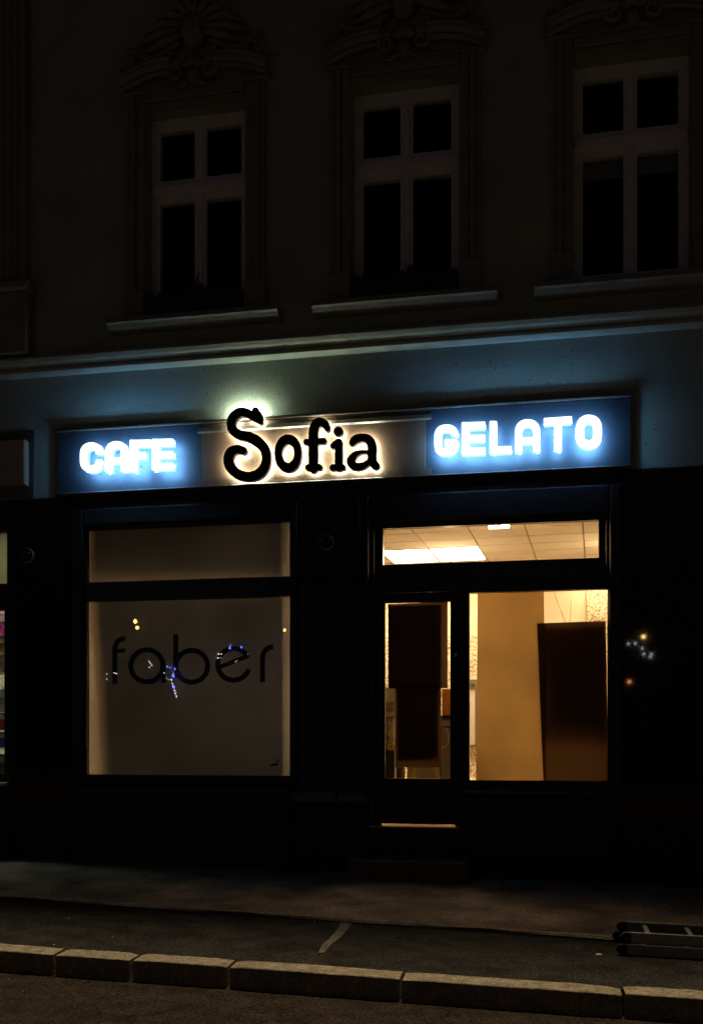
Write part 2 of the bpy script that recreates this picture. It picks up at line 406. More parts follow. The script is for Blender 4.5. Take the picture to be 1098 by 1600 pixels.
# ================================================================== GROUND
kb = [G(0, 1473.5), G(1098, 1548)]
def KY(x): return kb[0][1] + (kb[1][1] - kb[0][1]) * (x - kb[0][0]) / (kb[1][0] - kb[0][0])      # back edge of the kerb
sm_ = [G(0, 1400), G(970, 1466)]
def SY(x): return sm_[0][1] + (sm_[1][1] - sm_[0][1]) * (x - sm_[0][0]) / (sm_[1][0] - sm_[0][0])  # edge of the raised paving
KW = 0.20; KH = 0.15
def sheet_xy(xs, ya, yb, ny, zf, jit=0.0):
    mb = MB()
    for x in xs:
        for j in range(ny + 1):
            y = ya(x) + (yb(x) - ya(x)) * j / ny; mb.v.append((x, y, zf(x, y) + random.uniform(-jit, jit)))
    for i in range(len(xs) - 1):
        for j in range(ny):
            a = i * (ny + 1) + j; mb.f.append((a, a + ny + 1, a + ny + 2, a + 1)); mb.sm.append(True)
    return mb
xs = [-40 + 1.0 * i for i in range(81)]
structure('ground', sheet_xy([-150, -40, 40, 150], lambda x: -150, lambda x: 150, 3, lambda x, y: -0.9), 'asphalt')
def ZR(x, y): return ZG(x, KY(x) - KW) - KH + 0.012 * min(3.0, max(0.0, KY(x) - KW - y))
structure('road', sheet_xy([-40 + 0.5 * i for i in range(161)], lambda x: -22.5, lambda x: KY(x) - KW + 0.05, 30, ZR, 0.0), 'road')
xf = [-14 + 0.2 * i for i in range(141)]
pav = structure('pavement', sheet_xy(xf, lambda x: KY(x) - 0.02, lambda x: SY(x) + 0.05, 8, lambda x, y: ZG(x, y) - 0.022, 0.002), 'asphalt')
sl_ = sheet_xy(xf, lambda x: SY(x) + 0.006 * math.sin(x * 9), lambda x: 0.3, 14, lambda x, y: ZG(x, y) + 0.0, 0.0015)
n0 = len(xf)                                                   # front edge of the slab, a low step
for i in range(n0 - 1):
    a, b = sl_.v[i * 15], sl_.v[(i + 1) * 15]
    sl_.face([(a[0], a[1], a[2] - 0.08), (b[0], b[1], b[2] - 0.08), b, a])
slab = structure('paving_slab', sl_, 'concrete')
structure('slab_edge_highlight', sheet_xy(xf, lambda x: SY(x) + 0.006 * math.sin(x * 9) - 0.012 - 0.01 * math.sin(x * 3.1), lambda x: SY(x) + 0.055 + 0.02 * math.sin(x * 2.3 + 1), 2, lambda x, y: ZG(x, y) + 0.006 - (0.016 if y < SY(x) - 0.004 + 0.006 * math.sin(x * 9) else 0), 0.001), 'edge', slab)  # pale strip stands in for light caught along the slab front
mb = MB(); pp = [G(u, v, -0.022) for u, v in ((556, 1434), (536, 1434), (529, 1450), (514, 1468), (503, 1477), (497, 1491), (507, 1489), (516, 1478), (534, 1464), (545, 1450))]
mb.face([(x, y, ZG(x, y) - 0.016) for x, y in reversed(pp)]); structure('asphalt_patch', mb, 'patch', pav)
kerb = empty('kerb', (0, KY(0), 0), kind='structure')
jx = [G(u, v)[0] for u, v in ((109, 1479), (226, 1486), (372, 1497), (634, 1513), (969, 1538))]
jl = [jx[0]];
while jl[0] > -13: jl.insert(0, jl[0] - random.uniform(0.9, 1.15))
jl += jx[1:]
while jl[-1] < 13: jl.append(jl[-1] + random.uniform(0.95, 1.3))
for a, b in zip(jl[:-1], jl[1:]):
    mb = MB(); n = 14; g = 0.010; rows = []; dz = random.uniform(-0.006, 0.006); dy = random.uniform(-0.008, 0.008)
    for i in range(n + 1):
        x = a + g + (b - a - 2 * g) * i / n; e = random.uniform(0.004, 0.02) if i in (0, n) else (0.003 if i in (1, n - 1) else 0)
        yb = KY(x) + dy + random.uniform(-0.007, 0.007) - e; yf = KY(x) - KW + dy + random.uniform(-0.006, 0.006) + e
        z = ZG(x, KY(x)) + dz - e * 0.6; bv = 0.009
        sk = 0.03 * (i == 0) - 0.0 * (i == n)
        rows.append([(x, yb, z - 0.12), (x, yb, z - 0.012), (x, yb - 0.015, z + random.uniform(-.002, .002)), (x + sk * 0, yf + bv, z - 0.004 + random.uniform(-.002, .002)), (x, yf + 0.004, z - bv), (x, yf, z - KH - 0.08)])
    for r in rows: mb.v += r
    for i in range(n):
        for k in range(5):
            q = i * 6 + k; mb.f.append((q, q + 6, q + 7, q + 1)); mb.sm.append(False)
    mb.f += [tuple(range(6)), tuple(n * 6 + k for k in range(5, -1, -1))]; mb.sm += [False, False]
    mb.build('kerb_stone', 'kerb', kerb)

# ================================================================== TOWNHOUSE
XL, XR, TOP, GZ = -9.0, 9.0, 11.6, 4.19
house = empty('townhouse', (0, 0, 0), 'old stucco townhouse with ornate upper windows above the dark cafe front', 'building')
WC = [-1.745, 0.575, 2.89]
OPEN = [(c - 0.575, c + 0.575, 6.07, 8.42) for c in WC]
GF = [(-3.14, -0.58, 0.90, 3.90), (0.22, 2.76, 0.20, 3.82), (-6.60, -3.98, 0.90, 3.90)]      # shop openings
MB().holes(XL, XR, GZ, TOP, 0.0, 0.42, OPEN).build('wall', 'plaster', house)
MB().holes(XL, XR, -0.4, GZ, 0.0, 0.40, GF).build('ground_floor_wall', 'plinth', house)
mb = MB().box(XL, XR, 0.0, 9.0, TOP, TOP + 0.3); mb.build('roof', 'plinth', house)
mb = MB().box(XL, XL + 0.3, 0.45, 9.0, -0.4, TOP).box(XR - 0.3, XR, 0.45, 9.0, -0.4, TOP).box(XL + 0.3, XR - 0.3, 8.7, 9.0, -0.4, TOP)
mb.build('rear_wall', 'plinth', house)
box('storey_floor', 'dark_room', house, XL + 0.3, XR - 0.3, 0.43, 8.6, 4.5, 4.9)
# string course between the floors
mb = MB().prism_x([(0, 5.79), (-0.11, 5.765), (-0.125, 5.735), (-0.105, 5.70), (-0.075, 5.685), (-0.07, 5.66), (-0.045, 5.655), (-0.045, 5.635), (-0.075, 5.625), (-0.075, 5.60), (-0.02, 5.57), (0, 5.565)][::-1], XL, XR)
mb.build('cornice', 'cornice', house)
# fluted pilaster on a pedestal at the left
mb = MB(); px0, px1 = -4.32, -3.74; prof = [(px0, -0.012), (px0, -0.10)]; nf = 6; fw = (px1 - px0 - 0.04) / nf
for k in range(nf):
    a = px0 + 0.02 + k * fw
    prof += [(a + 0.012, -0.10)] + [(a + fw / 2 - (fw / 2 - 0.012) * math.cos(math.pi * q / 6), -0.10 + 0.028 * math.sin(math.pi * q / 6)) for q in range(1, 6)] + [(a + fw - 0.012, -0.10)]
prof += [(px1, -0.10), (px1, -0.012)]
zz0, zz1 = 6.62, 11.2
for (xa, ya), (xb, yb) in zip(prof[:-1], prof[1:]): mb.face([(xa, ya, zz0), (xb, yb, zz0), (xb, yb, zz1), (xa, ya, zz1)])
pil = mb.build('pilaster', 'stucco', house)
MB().bbox(px0 - 0.05, px1 + 0.05, -0.15, 0.002, 5.80, 6.50, 0.015).bbox(px0 - 0.08, px1 + 0.08, -0.19, 0.003, 6.50, 6.62, 0.03).build('pedestal', 'stucco', pil)

def arc_pts(x0, z0, x1, z1, sag, n=12):
    out = []
    for i in range(n + 1):
        t = i / n; out.append((x0 + (x1 - x0) * t, z0 + (z1 - z0) * t + sag * math.sin(math.pi * t)))
    return out
def spiral(cx, cz, r, turns, s, a0, y):
    return [(cx + s * r * (1 - 0.8 * k / 26) * math.cos(a0 + turns * 6.283 * k / 26), y, cz + r * (1 - 0.8 * k / 26) * math.sin(a0 + turns * 6.283 * k / 26)) for k in range(27)]
for wi, c in enumerate(WC):
    x0, x1, z0, z1 = OPEN[wi]
    # window: outer frame with four panes, cross bars proud of it
    hs = [(c - 0.475, c - 0.068, 7.73, 8.28), (c + 0.068, c + 0.475, 7.73, 8.28), (c - 0.475, c - 0.068, 6.255, 7.475), (c + 0.068, c + 0.475, 6.255, 7.475)]
    w = MB().holes(x0 + 0.002, x1 - 0.002, z0 + 0.005, z1 - 0.002, 0.15, 0.23, hs).build('window', 'window_paint', house)
    MB().bbox(x0 + 0.01, x1 - 0.01, 0.105, 0.149, 7.555, 7.665, 0.012).bbox(x0 + 0.01, x1 - 0.01, 0.125, 0.148, 7.666, 7.695, 0.006).build('transom_rail', 'window_paint', w)
    MB().bbox(c - 0.035, c + 0.035, 0.125, 0.149, 6.10, 7.552, 0.008).bbox(c - 0.035, c + 0.035, 0.125, 0.149, 7.70, 8.36, 0.008).build('mullion', 'window_paint', w)
    for h in hs: MB().box(h[0] - 0.004, h[1] + 0.004, 0.185, 0.190, h[2] - 0.004, h[3] + 0.004).build('pane', 'glass', w)
    if wi == 2:
        for h in hs[2:]: MB().box(h[0] - 0.01, h[1] + 0.01, 0.26, 0.275, 7.31, 7.50).build('roller_blind', 'blind', w)
    # moulded architrave with plain bases, ears at the top
    ar = MB()
    for s in (-1, 1):
        e = c + s * 0.575
        for d0, d1, y in ((0.0, 0.11, -0.045), (0.11, 0.17, -0.075), (0.17, 0.215, -0.055)):
            a, b = sorted((e + s * d0, e + s * d1)); ar.bbox(a, b, y, 0.001, 6.42, 8.60, 0.010)
        a, b = sorted((e - s * 0.001, e + s * 0.235)); ar.bbox(a, b, -0.09, 0.001, 6.10, 6.418, 0.010)
    ar.bbox(x0 + 0.001, x1 - 0.001, -0.045, 0.001, 8.422, 8.50, 0.010).bbox(x0 + 0.001, x1 - 0.001, -0.07, 0.001, 8.50, 8.598, 0.012)
    ar.build('architrave', 'stucco', house)
    MB().prism_x([(0.14, 6.095), (-0.19, 6.085), (-0.20, 6.03), (-0.16, 6.02), (-0.14, 5.985), (-0.06, 5.965), (0.0, 5.965), (0.002, 6.06), (0.14, 6.068)][::-1], c - 0.97, c + 0.97).build('window_sill', 'stucco', house)
    # broken segmental pediment with volutes, shell cartouche, mask and festoons above
    pd = MB()
    for s in (-1, 1):
        pts = arc_pts(c + s * 0.84, 8.70, c + s * 0.24, 8.84, 0.045)
        for rr, yy, dz in ((0.045, -0.13, 0.0), (0.03, -0.09, -0.06), (0.025, -0.16, 0.04)):
            pd.tube([(x, yy, z + dz) for x, z in pts], rr, 8)
        pd.tube(spiral(c + s * 0.19, 8.76, 0.10, 1.6, -s, 0.9, -0.11), [0.032 - 0.018 * k / 26 for k in range(27)], 8)
        pd.tube(spiral(c + s * 0.80, 8.86, 0.07, 1.4, s, 3.6, -0.08), [0.024 - 0.012 * k / 26 for k in range(27)], 8)
        pd.tube([(c + s * (0.16 + 0.62 * t), -0.07, 9.10 - 0.13 * math.sin(math.pi * t) + 0.02 * math.sin(9 * t)) for t in [i / 12 for i in range(13)]], [0.022 + 0.028 * math.sin(math.pi * i / 12) for i in range(13)], 8)
        for k in range(5):
            t = k / 4; pd.sphere((c + s * (0.26 + 0.44 * t), -0.09, 8.99 - 0.05 * math.sin(math.pi * t)), 0.036, 8, 6, (1, 0.8, 1))
    pd.bbox(c - 0.86, c + 0.86, -0.06, 0.001, 8.605, 8.66, 0.015)
    pd.build('pediment', 'stucco', house)
    ct = MB(); ct.sphere((c, -0.06, 8.72), 0.085, 14, 10, (0.9, 0.6, 1.1))
    for k in range(9):
        a = math.pi * (0.08 + 0.84 * k / 8); ct.tube([(c + 0.04 * math.cos(a), -0.10, 8.79 + 0.03 * math.sin(a)), (c + 0.10 * math.cos(a), -0.12, 8.80 + 0.09 * math.sin(a)), (c + 0.15 * math.cos(a), -0.08, 8.80 + 0.15 * math.sin(a))], [0.012, 0.024, 0.020], 8)
    for s in (-1, 1):
        for k in range(3): ct.tube([(c + s * 0.03, -0.08, 8.66 - 0.01 * k), (c + s * (0.09 + 0.03 * k), -0.10, 8.63 - 0.022 * k + 0.01), (c + s * (0.14 + 0.04 * k), -0.06, 8.66 - 0.03 * k)], [0.012, 0.022, 0.006], 8)
    ct.build('cartouche', 'stucco', house)
    mk = MB(); mk.sphere((c, -0.05, 9.22), 0.17, 16, 12, (0.82, 0.75, 1.15)); mk.sphere((c, -0.17, 9.20), 0.035, 10, 8, (0.8, 1, 1.5))
    for s in (-1, 1):
        mk.sphere((c + s * 0.055, -0.155, 9.265), 0.03, 8, 6, (1.2, 0.6, 0.7)); mk.sphere((c + s * 0.07, -0.14, 9.15), 0.045, 10, 8)
        for k in range(6):
            a = 0.2 + 0.42 * k; mk.tube([(c + s * 0.10 * math.sin(a), -0.10, 9.27 + 0.12 * math.cos(a)), (c + s * (0.22 + 0.05 * k) * math.sin(a), -0.12, 9.27 + 0.27 * math.cos(a)), (c + s * (0.32 + 0.09 * k) * math.sin(a) , -0.05, 9.22 + 0.28 * math.cos(a))], [0.03, 0.05, 0.012], 8)
    mk.sphere((c, -0.15, 9.11), 0.03, 10, 6, (1.4, 0.8, 0.7))
    mk.build('mask_relief', 'stucco', house)

# dark window boxes with a few plants on two sills
for wi, lab in ((0, 'dark planter box with thin shoots on the sill of the left upper window'), (1, 'dark planter box with thin shoots on the sill of the middle upper window')):
    c = WC[wi]; z = 6.10; pb = empty('window_box', (c, 0.0, z), lab, 'planter', 'planter boxes on the upper sills')
    mb = MB(); prof = [(-0.085, z), (-0.115, z + 0.19), (-0.125, z + 0.19), (-0.125, z + 0.215), (0.095, z + 0.215), (0.095, z + 0.19), (0.085, z)]
    mb.prism_x(prof[::-1], c - 0.56, c + 0.56).build('trough', 'planter', pb)
    mb = MB(); rr = random.Random(30 + wi)
    for k in range(150):
        x = c + rr.uniform(-0.53, 0.53); y = rr.uniform(-0.09, 0.07); tall = math.exp(-((x - c - 0.02) / 0.10) ** 2)
        h = rr.uniform(0.02, 0.12) + tall * rr.uniform(0.02, 0.16); a = rr.uniform(0, 6.28); w_ = rr.uniform(0.012, 0.025); ln = rr.uniform(-0.05, 0.05)
        dx, dy = w_ * math.cos(a), w_ * math.sin(a); zb = z + 0.21
        mb.face([(x - dx * .4, y - dy * .4, zb), (x + dx * .4, y + dy * .4, zb), (x + dx + ln * .5, y + dy, zb + h * .6), (x + ln, y, zb + h), (x - dx + ln * .5, y - dy, zb + h * .6)])
    tag(mb.build('shoots', 'leaf', pb), kind='stuff')

# ================================================================== CAFE FRONT
shop = empty('shopfront', (0, 0, 0), 'black painted timber cafe front with large window, glazed door and sign fascia', 'shopfront')
# polished black cladding on the piers (butted to the openings)
for nm, a, b in (('cladding_panel', 2.80, 4.60), ('cladding_panel', 4.61, 6.40), ('cladding_panel', -3.98 + 0.09, -3.20)):
    MB().bbox(a, b, -0.030, 0.0, 0.62, GZ - 0.02, 0.004).build(nm, 'black_stone', shop)
for a, b in ((2.802, 6.4), (-3.89, -3.20)): MB().bbox(a, b, -0.06, 0.0, -0.2, 0.618, 0.01).build('plinth', 'plinth', shop)
# pier between window and door: upper panel, moulded ledge, lower panel, plinth stones with orange light put into their colour
MB().bbox(-0.578, 0.085, -0.035, 0.0, 3.19, GZ - 0.02, 0.006).build('pier_panel', 'black_paint', shop)
MB().prism_x([(0, 3.19), (-0.06, 3.185), (-0.07, 3.17), (-0.05, 3.15), (0, 3.145)][::-1], -0.60, 0.075).build('ledge', 'black_paint', shop)
MB().bbox(-0.578, 0.085, -0.03, 0.0, 0.90, 3.143, 0.006).build('pier_panel', 'black_paint', shop)
for a, b in ((-0.66, -0.155), (-0.145, 0.19)): MB().bbox(a, b, -0.075, 0.0, 0.755, 0.875, 0.03).build('plinth_stone', 'plinth_lit_tone', shop)
MB().bbox(-0.66, 0.19, -0.07, 0.0, -0.2, 0.75, 0.01).build('plinth', 'plinth', shop)
# casing of the left window
cz = MB()
for a, b, c_, d in ((-3.19, -3.06, 0.90, 4.03), (-0.665, -0.585, 0.90, 4.03)): cz.bbox(a, b, -0.055, 0.001, c_, d, 0.012)
cz.bbox(-3.058, -0.667, -0.055, 0.001, 3.845, 4.03, 0.012)
cz.build('window_casing', 'black_paint', shop)
MB().prism_x([(0.04, 1.02), (-0.12, 1.0), (-0.13, 0.96), (-0.05, 0.93), (0.04, 0.93)][::-1], -3.19, -0.59).build('window_sill', 'black_paint', shop)
MB().bbox(-3.19, -0.67, -0.045, 0.0, 0.05, 0.925, 0.01).build('stall_riser', 'black_paint', shop)
MB().bbox(-2.20, -1.55, -0.06, -0.0455, 0.45, 0.72, 0.012).build('riser_panel', 'black_paint', shop)
# left display window
win = MB().holes(-3.139, -0.581, 0.901, 3.899, 0.0, 0.085, [(-3.042, -0.68, 1.045, 2.998), (-3.042, -0.68, 3.212, 3.808)]).build('display_window', 'black_paint', shop)
MB().box(-3.05, -0.672, 0.055, 0.061, 1.037, 3.006).build('pane', 'glass', win)
MB().box(-3.05, -0.672, 0.055, 0.061, 3.204, 3.816).build('pane', 'glass', win)
# door surround: casings, transom light, side window
cz = MB()
cz.bbox(0.09, 0.20, -0.065, 0.001, 0.235, 4.03, 0.015).bbox(2.665, 2.775, -0.065, 0.001, 0.235, 4.03, 0.015).bbox(0.202, 2.663, -0.065, 0.001, 3.745, 4.03, 0.015)
cz.bbox(0.202, 0.255, -0.04, 0.0, 0.53, 3.743, 0.01).bbox(2.63, 2.663, -0.04, -0.001, 3.10, 3.743, 0.01)
cz.build('door_casing', 'black_paint', shop)
tr = MB().holes(0.221, 2.759, 3.00, 3.819, 0.0, 0.085, [(0.339, 2.566, 3.300, 3.687)]).build('transom_window', 'black_paint', shop)
MB().box(0.331, 2.574, 0.055, 0.061, 3.292, 3.695).build('pane', 'glass', tr)
sw = MB().holes(1.16, 2.759, 0.93, 2.998, 0.0, 0.085, [(1.253, 2.655, 1.017, 2.98)]).build('side_window', 'black_paint', shop)
MB().box(1.245, 2.663, 0.055, 0.061, 1.009, 2.988).build('pane', 'glass', sw)
MB().prism_x([(0.02, 0.925), (-0.10, 0.905), (-0.11, 0.88), (-0.05, 0.86), (0.02, 0.86)][::-1], 1.19, 2.66).build('window_sill', 'trim_dark', shop)
MB().bbox(1.168, 2.6645, -0.045, 0.08, 0.235, 0.857, 0.01).box(1.157, 2.757, 0.0005, 0.079, 0.21, 0.928).build('stall_riser', 'black_paint', shop)
rp = W(825, 1272, -0.05); rq = W(936, 1320, -0.05)
MB().bbox(rp[0], rq[0], -0.062, -0.0455, rq[1], rp[1], 0.012).build('riser_panel', 'black_paint', shop)
MB().bbox(1.17, 2.80, -0.07, 0.0, -0.2, 0.233, 0.01).build('plinth', 'plinth', shop)
# glazed door
dr = MB().holes(0.2565, 1.1585, 0.550, 2.996, 0.005, 0.06, [(0.36, 1.053, 1.03, 2.895)]).build('door', 'black_paint', shop)
MB().box(0.352, 1.061, 0.028, 0.034, 1.022, 2.903).build('pane', 'glass', dr)
MB().bbox(0.40, 1.02, -0.008, 0.004, 0.63, 0.93, 0.008).build('kick_panel', 'black_paint', dr)
hx = W(711, 1020)[0]
mb = MB().bbox(hx - 0.022, hx + 0.022, -0.006, 0.004, 1.42, 1.66, 0.003); mb.tube([(hx, 0.0, 1.58), (hx, -0.055, 1.58), (hx - 0.02, -0.06, 1.58), (hx - 0.13, -0.06, 1.575)], 0.009, 8); mb.build('handle', 'sign_black', dr)
MB().lathe((hx + 0.005, 0.004, 2.33), [(0.001, 0.02), (0.02, 0.018), (0.022, 0.0)], 14, 'y').build('lock', 'steel', dr)
MB().box(0.222, 0.31, 0.0605, 0.10, 0.50, 2.999).build('door_stop', 'black_paint', shop); MB().box(1.10, 1.159, 0.0605, 0.10, 0.50, 2.999).build('door_stop', 'black_paint', shop)
# sign fascia: three panels between top and bottom mouldings
FX = [-3.37, -1.66, 0.80, 2.88]
for k, m in ((0, 'navy'), (1, 'copper'), (2, 'navy')): MB().bbox(FX[k] + (0.002 if k else 0), FX[k + 1], -0.04, 0.0, 4.215, 4.905, 0.004).build('fascia_panel', m, shop)
fx0, fx1 = FX[1] - 0.05, FX[2] + 0.06
MB().prism_x([(0, 4.945), (-0.055, 4.94), (-0.065, 4.925), (-0.065, 4.912), (-0.0, 4.907)][::-1], FX[0], FX[3]).build('top_moulding', 'trim_dark', shop)
MB().prism_x([(-0.0405, 4.865), (-0.058, 4.855), (-0.058, 4.815), (-0.0405, 4.80)][::-1], fx0, fx1).build('picture_rail', 'trim_dark', shop)
MB().prism_x([(-0.0405, 4.29), (-0.052, 4.286), (-0.052, 4.222), (-0.0405, 4.218)][::-1], fx0, fx1).build('bottom_rail', 'copper', shop)
MB().prism_x([(0, 4.213), (-0.09, 4.212), (-0.10, 4.20), (-0.08, 4.178), (0, 4.172)][::-1], FX[0], FX[3]).build('bottom_moulding', 'trim_dark', shop)

# round fittings on the piers
for (u, v), lab in (((510, 848), 'small round dome fitting on the black pier between window and door'), ((43, 868), 'small round dome fitting on the black pier at far left')):
    x, z = W(u, v, -0.05); yb = -0.0355 if u > 100 else -0.0305
    d = empty('dome_fitting', (x, yb, z), lab, 'fitting', 'round fittings on the piers')
    MB().lathe((x, yb, z), [(0.001, 0.0), (0.082, 0.0), (0.085, 0.02), (0.075, 0.035)], 20, 'y').build('base', 'trim_pale', d)
    MB().lathe((x, yb, z), [(0.068, 0.034), (0.066, 0.06), (0.05, 0.085), (0.025, 0.10), (0.001, 0.104)], 20, 'y').build('dome', 'black_stone', d)

# ------------------------------------------------------------------ illuminated letters
LIT = {
 'cafe': (0.16393, 110, 660, [
   ('C', [dict(p=rounded([(276, 303), (276, 221), (125, 223), (125, 443), (276, 440), (276, 355)], 74, 34), butt=(1, 1))]),
   ('A', [dict(p=rounded([(363, 474), (363, 212), (514, 208), (514, 470)], 74, 34), butt=(1, 1)), dict(p=[(363, 366, 31), (514, 361, 31)])]),
   ('F', [dict(p=[(600, 166, 35), (600, 470, 35)], butt=(1, 1)), dict(p=[(567, 200, 34), (768, 195, 34)], butt=(1, 1)), dict(p=[(600, 317, 33), (718, 312, 33)], butt=(1, 1))]),
   ('E', [dict(p=[(811, 157, 35), (811, 455, 35)], butt=(1, 1)), dict(p=[(778, 191, 34), (980, 186, 34)], butt=(1, 1)), dict(p=[(811, 309, 33), (978, 304, 33)], butt=(1, 1)), dict(p=[(778, 421, 33), (980, 415, 33)], butt=(1, 1))])]),
 'gelato1': (0.13661, 660, 630, [
   ('G', [dict(p=rounded([(370, 370), (370, 281), (173, 285), (173, 557), (369, 553), (369, 450), (250, 452)], [88, 88, 88, 88, 4], 42), butt=(1, 1))]),
   ('E', [dict(p=[(488, 217, 44), (488, 590, 44)], butt=(1, 1)), dict(p=[(446, 259, 42), (716, 250, 42)], butt=(1, 1)), dict(p=[(488, 403, 40), (714, 397, 40)], butt=(1, 1)), dict(p=[(446, 550, 41), (716, 543, 41)], butt=(1, 1))]),
   ('L', [dict(p=[(806, 203, 43), (806, 575, 43)], butt=(1, 1)), dict(p=[(765, 535, 41), (1018, 527, 41)], butt=(1, 1))])]),
 'gelato2': (0.18215, 790, 630, [
   ('A', [dict(p=rounded([(107, 418), (107, 169), (263, 165), (263, 412)], 76, 32), butt=(1, 1)), dict(p=[(107, 320, 28), (263, 316, 28)])]),
   ('T', [dict(p=[(325, 157, 31), (566, 140, 31)], butt=(1, 1)), dict(p=[(448, 152, 33), (446, 406, 33)], butt=(1, 1))]),
   ('O', [dict(p=rounded([(710, 134), (786, 133), (786, 350), (635, 355), (635, 136), (710, 134)], 78, 37))])]),
}
def lit_sign(name, label, keys, yf=-0.25, yb=-0.165):
    base = W(*{'cafe': (198, 738), 'gelato1': (808, 712)}[keys[0]], yf)
    sg = empty(name, (base[0], -0.04, base[1]), label, 'sign')
    for kkey in keys:
        sc, ox, oy, letters = LIT[kkey]
        for ch, st in letters:
            st = conv(st, sc, ox, oy); lp = glyph(st)
            lt = plate(MB(), lp, yf + 0.012, yb, front=False, back=False, ref=yf).build('letter', 'rim_glow', sg)
            thin = [dict(p=[(a, b, r - 0.35) for a, b, r in s['p']], butt=s['butt']) for s in st]
            plate(MB(), glyph(thin), yf, yf + 0.0115, ref=yf).build('face', 'face_glow', lt)
            plate(MB(), glyph(thin), yb - 0.012, yb - 0.006, ref=yf).build('backlight', 'blue_back', lt)
            q = st[0]['p']; q = [q[len(q) // 4], q[-1 - len(q) // 4]] if len(q) > 3 else [((q[0][0] * k + q[1][0] * (3 - k)) / 3, (q[0][1] * k + q[1][1] * (3 - k)) / 3) for k in (1, 2)]
            for p_ in q:
                x, z = W(p_[0], p_[1], yf); MB().tube([(x, yb - 0.005, z), (x, -0.0405, z)], 0.006, 6).build('standoff', 'steel', lt)
    return sg
lit_sign('cafe_sign', 'glowing white letters reading CAFE left of the dark script sign', ['cafe'])
lit_sign('gelato_sign', 'glowing white letters reading GELATO right of the dark script sign', ['gelato1', 'gelato2'])

a1, a2 = (0.13661, 330, 610), (0.17304, 430, 630)
ell = lambda cx, cy, a, b, ra, rb, n=40: [(cx + a * math.cos(2 * math.pi * k / n), cy + b * math.sin(2 * math.pi * k / n), ra * math.cos(2 * math.pi * k / n) ** 2 + rb * math.sin(2 * math.pi * k / n) ** 2) for k in range(n + 1)]
SOF = [
 ('S', a1, [dict(p=smooth([(505, 232, 40), (528, 295, 54), (562, 362, 28)])), dict(p=smooth([(520, 320, 45), (470, 290, 46), (405, 255, 50), (325, 250, 52), (255, 300, 54), (227, 380, 52), (252, 458, 54), (330, 508, 56), (430, 530, 60), (528, 582, 62), (602, 662, 56), (632, 760, 52), (612, 868, 55), (540, 955, 58), (430, 986, 56), (312, 960, 58), (222, 882, 60), (196, 790, 58), (226, 704, 58), (300, 674, 52), (364, 690, 46)])), ]),
 ('o', a1, [dict(p=ell(878, 720, 113, 162, 43, 57))]),
 ('f', a2, [dict(p=smooth([(468, 228, 28), (446, 186, 37), (405, 168, 40), (364, 192, 42), (344, 250, 43), (342, 340, 43), (342, 470, 42), (342, 590, 40)])), dict(p=[(282, 350, 30), (434, 340, 30)]), dict(p=[(298, 580, 30), (396, 576, 30)])]),
 ('i', a2, [dict(p=[(568, 255, 44)]), dict(p=[(572, 352, 34), (572, 470, 36), (572, 580, 36)]), dict(p=[(520, 384, 26), (568, 350, 32)]), dict(p=[(516, 580, 29), (606, 578, 29)])]),
 ('a', a2, [dict(p=smooth([(694, 358, 30), (722, 326, 38), (785, 309, 37), (848, 332, 42), (873, 400, 41), (870, 480, 40), (880, 535, 40), (904, 562, 38)])), dict(p=smooth([(856, 444, 18), (785, 440, 17), (722, 462, 28), (682, 518, 39), (705, 562, 38), (760, 572, 34), (822, 548, 28), (862, 505, 24)]))]),
]
base = W(470, 755, -0.2)
sf = empty('script_sign', (base[0], -0.04, base[1]), 'dark backlit letters reading Sofia on a brown panel', 'sign')
for ch, (sc, ox, oy), st in SOF:
    st = conv(st, sc, ox, oy); lp = glyph(st)
    lt = plate(MB(), lp, -0.145, -0.085, ref=-0.145).build('letter', 'sign_black', sf)
    thin = [dict(p=[(a, b, r - 0.8) for a, b, r in s['p']], butt=s['butt']) for s in st]
    plate(MB(), glyph(thin), -0.0845, -0.078, ref=-0.145).build('backlight', 'back_glow', lt)
    pts = [p for s in st for p in s['p']]
    for k in (0, len(pts) // 2, len(pts) - 1):
        x, z = W(pts[k][0], pts[k][1], -0.145); e = -0.0405 if 4.21 < z < 4.9 else -0.001
        MB().tube([(x, -0.0775, z), (x, e, z)], 0.006, 6).build('standoff', 'steel', lt)
# faint lettering on the window glass
ff = (0.27322, 150, 950)
circ = lambda cx, cy, r, a0, a1_, w, n=36: [(cx + r * math.cos(R(a0 + (a1_ - a0) * k / n)), cy + r * math.sin(R(a0 + (a1_ - a0) * k / n)), w) for k in range(n + 1)]
FAB = [
 [dict(p=rounded([(168, 174), (109, 176), (109, 435)], 62, 14.5), butt=(1, 1)), dict(p=[(109, 246, 12), (168, 243, 12)], butt=(1, 1))],
 [dict(p=circ(292, 331, 92, 0, 360, 14.5)), dict(p=[(384, 300, 14.5), (388, 428, 14.5)], butt=(1, 1))],
 [dict(p=[(457, 150, 14.5), (457, 400, 14.5)], butt=(1, 1)), dict(p=circ(548, 333, 91, 0, 360, 14.5))],
 [dict(p=circ(787, 322, 91, -35, -342, 14.5), butt=(0, 1)), dict(p=[(702, 340, 13), (864, 276, 13)])],
 [dict(p=rounded([(952, 425), (952, 224), (1014, 222)], 66, 14.5), butt=(1, 1))],
]
for st in FAB:
    plate(MB(), glyph(conv(st, *ff), 0.5), 0.0615, 0.0630).build('letter', 'vinyl', win)
mb = MB(); plate(mb, glyph([dict(p=[(424, 1196, 1.8), (433, 1194, 2.0)]), dict(p=[(432, 1190, 1.0), (436, 1188, 1.0)])], 0.4), 0.0615, 0.063); mb.build('emblem', 'vinyl', win)

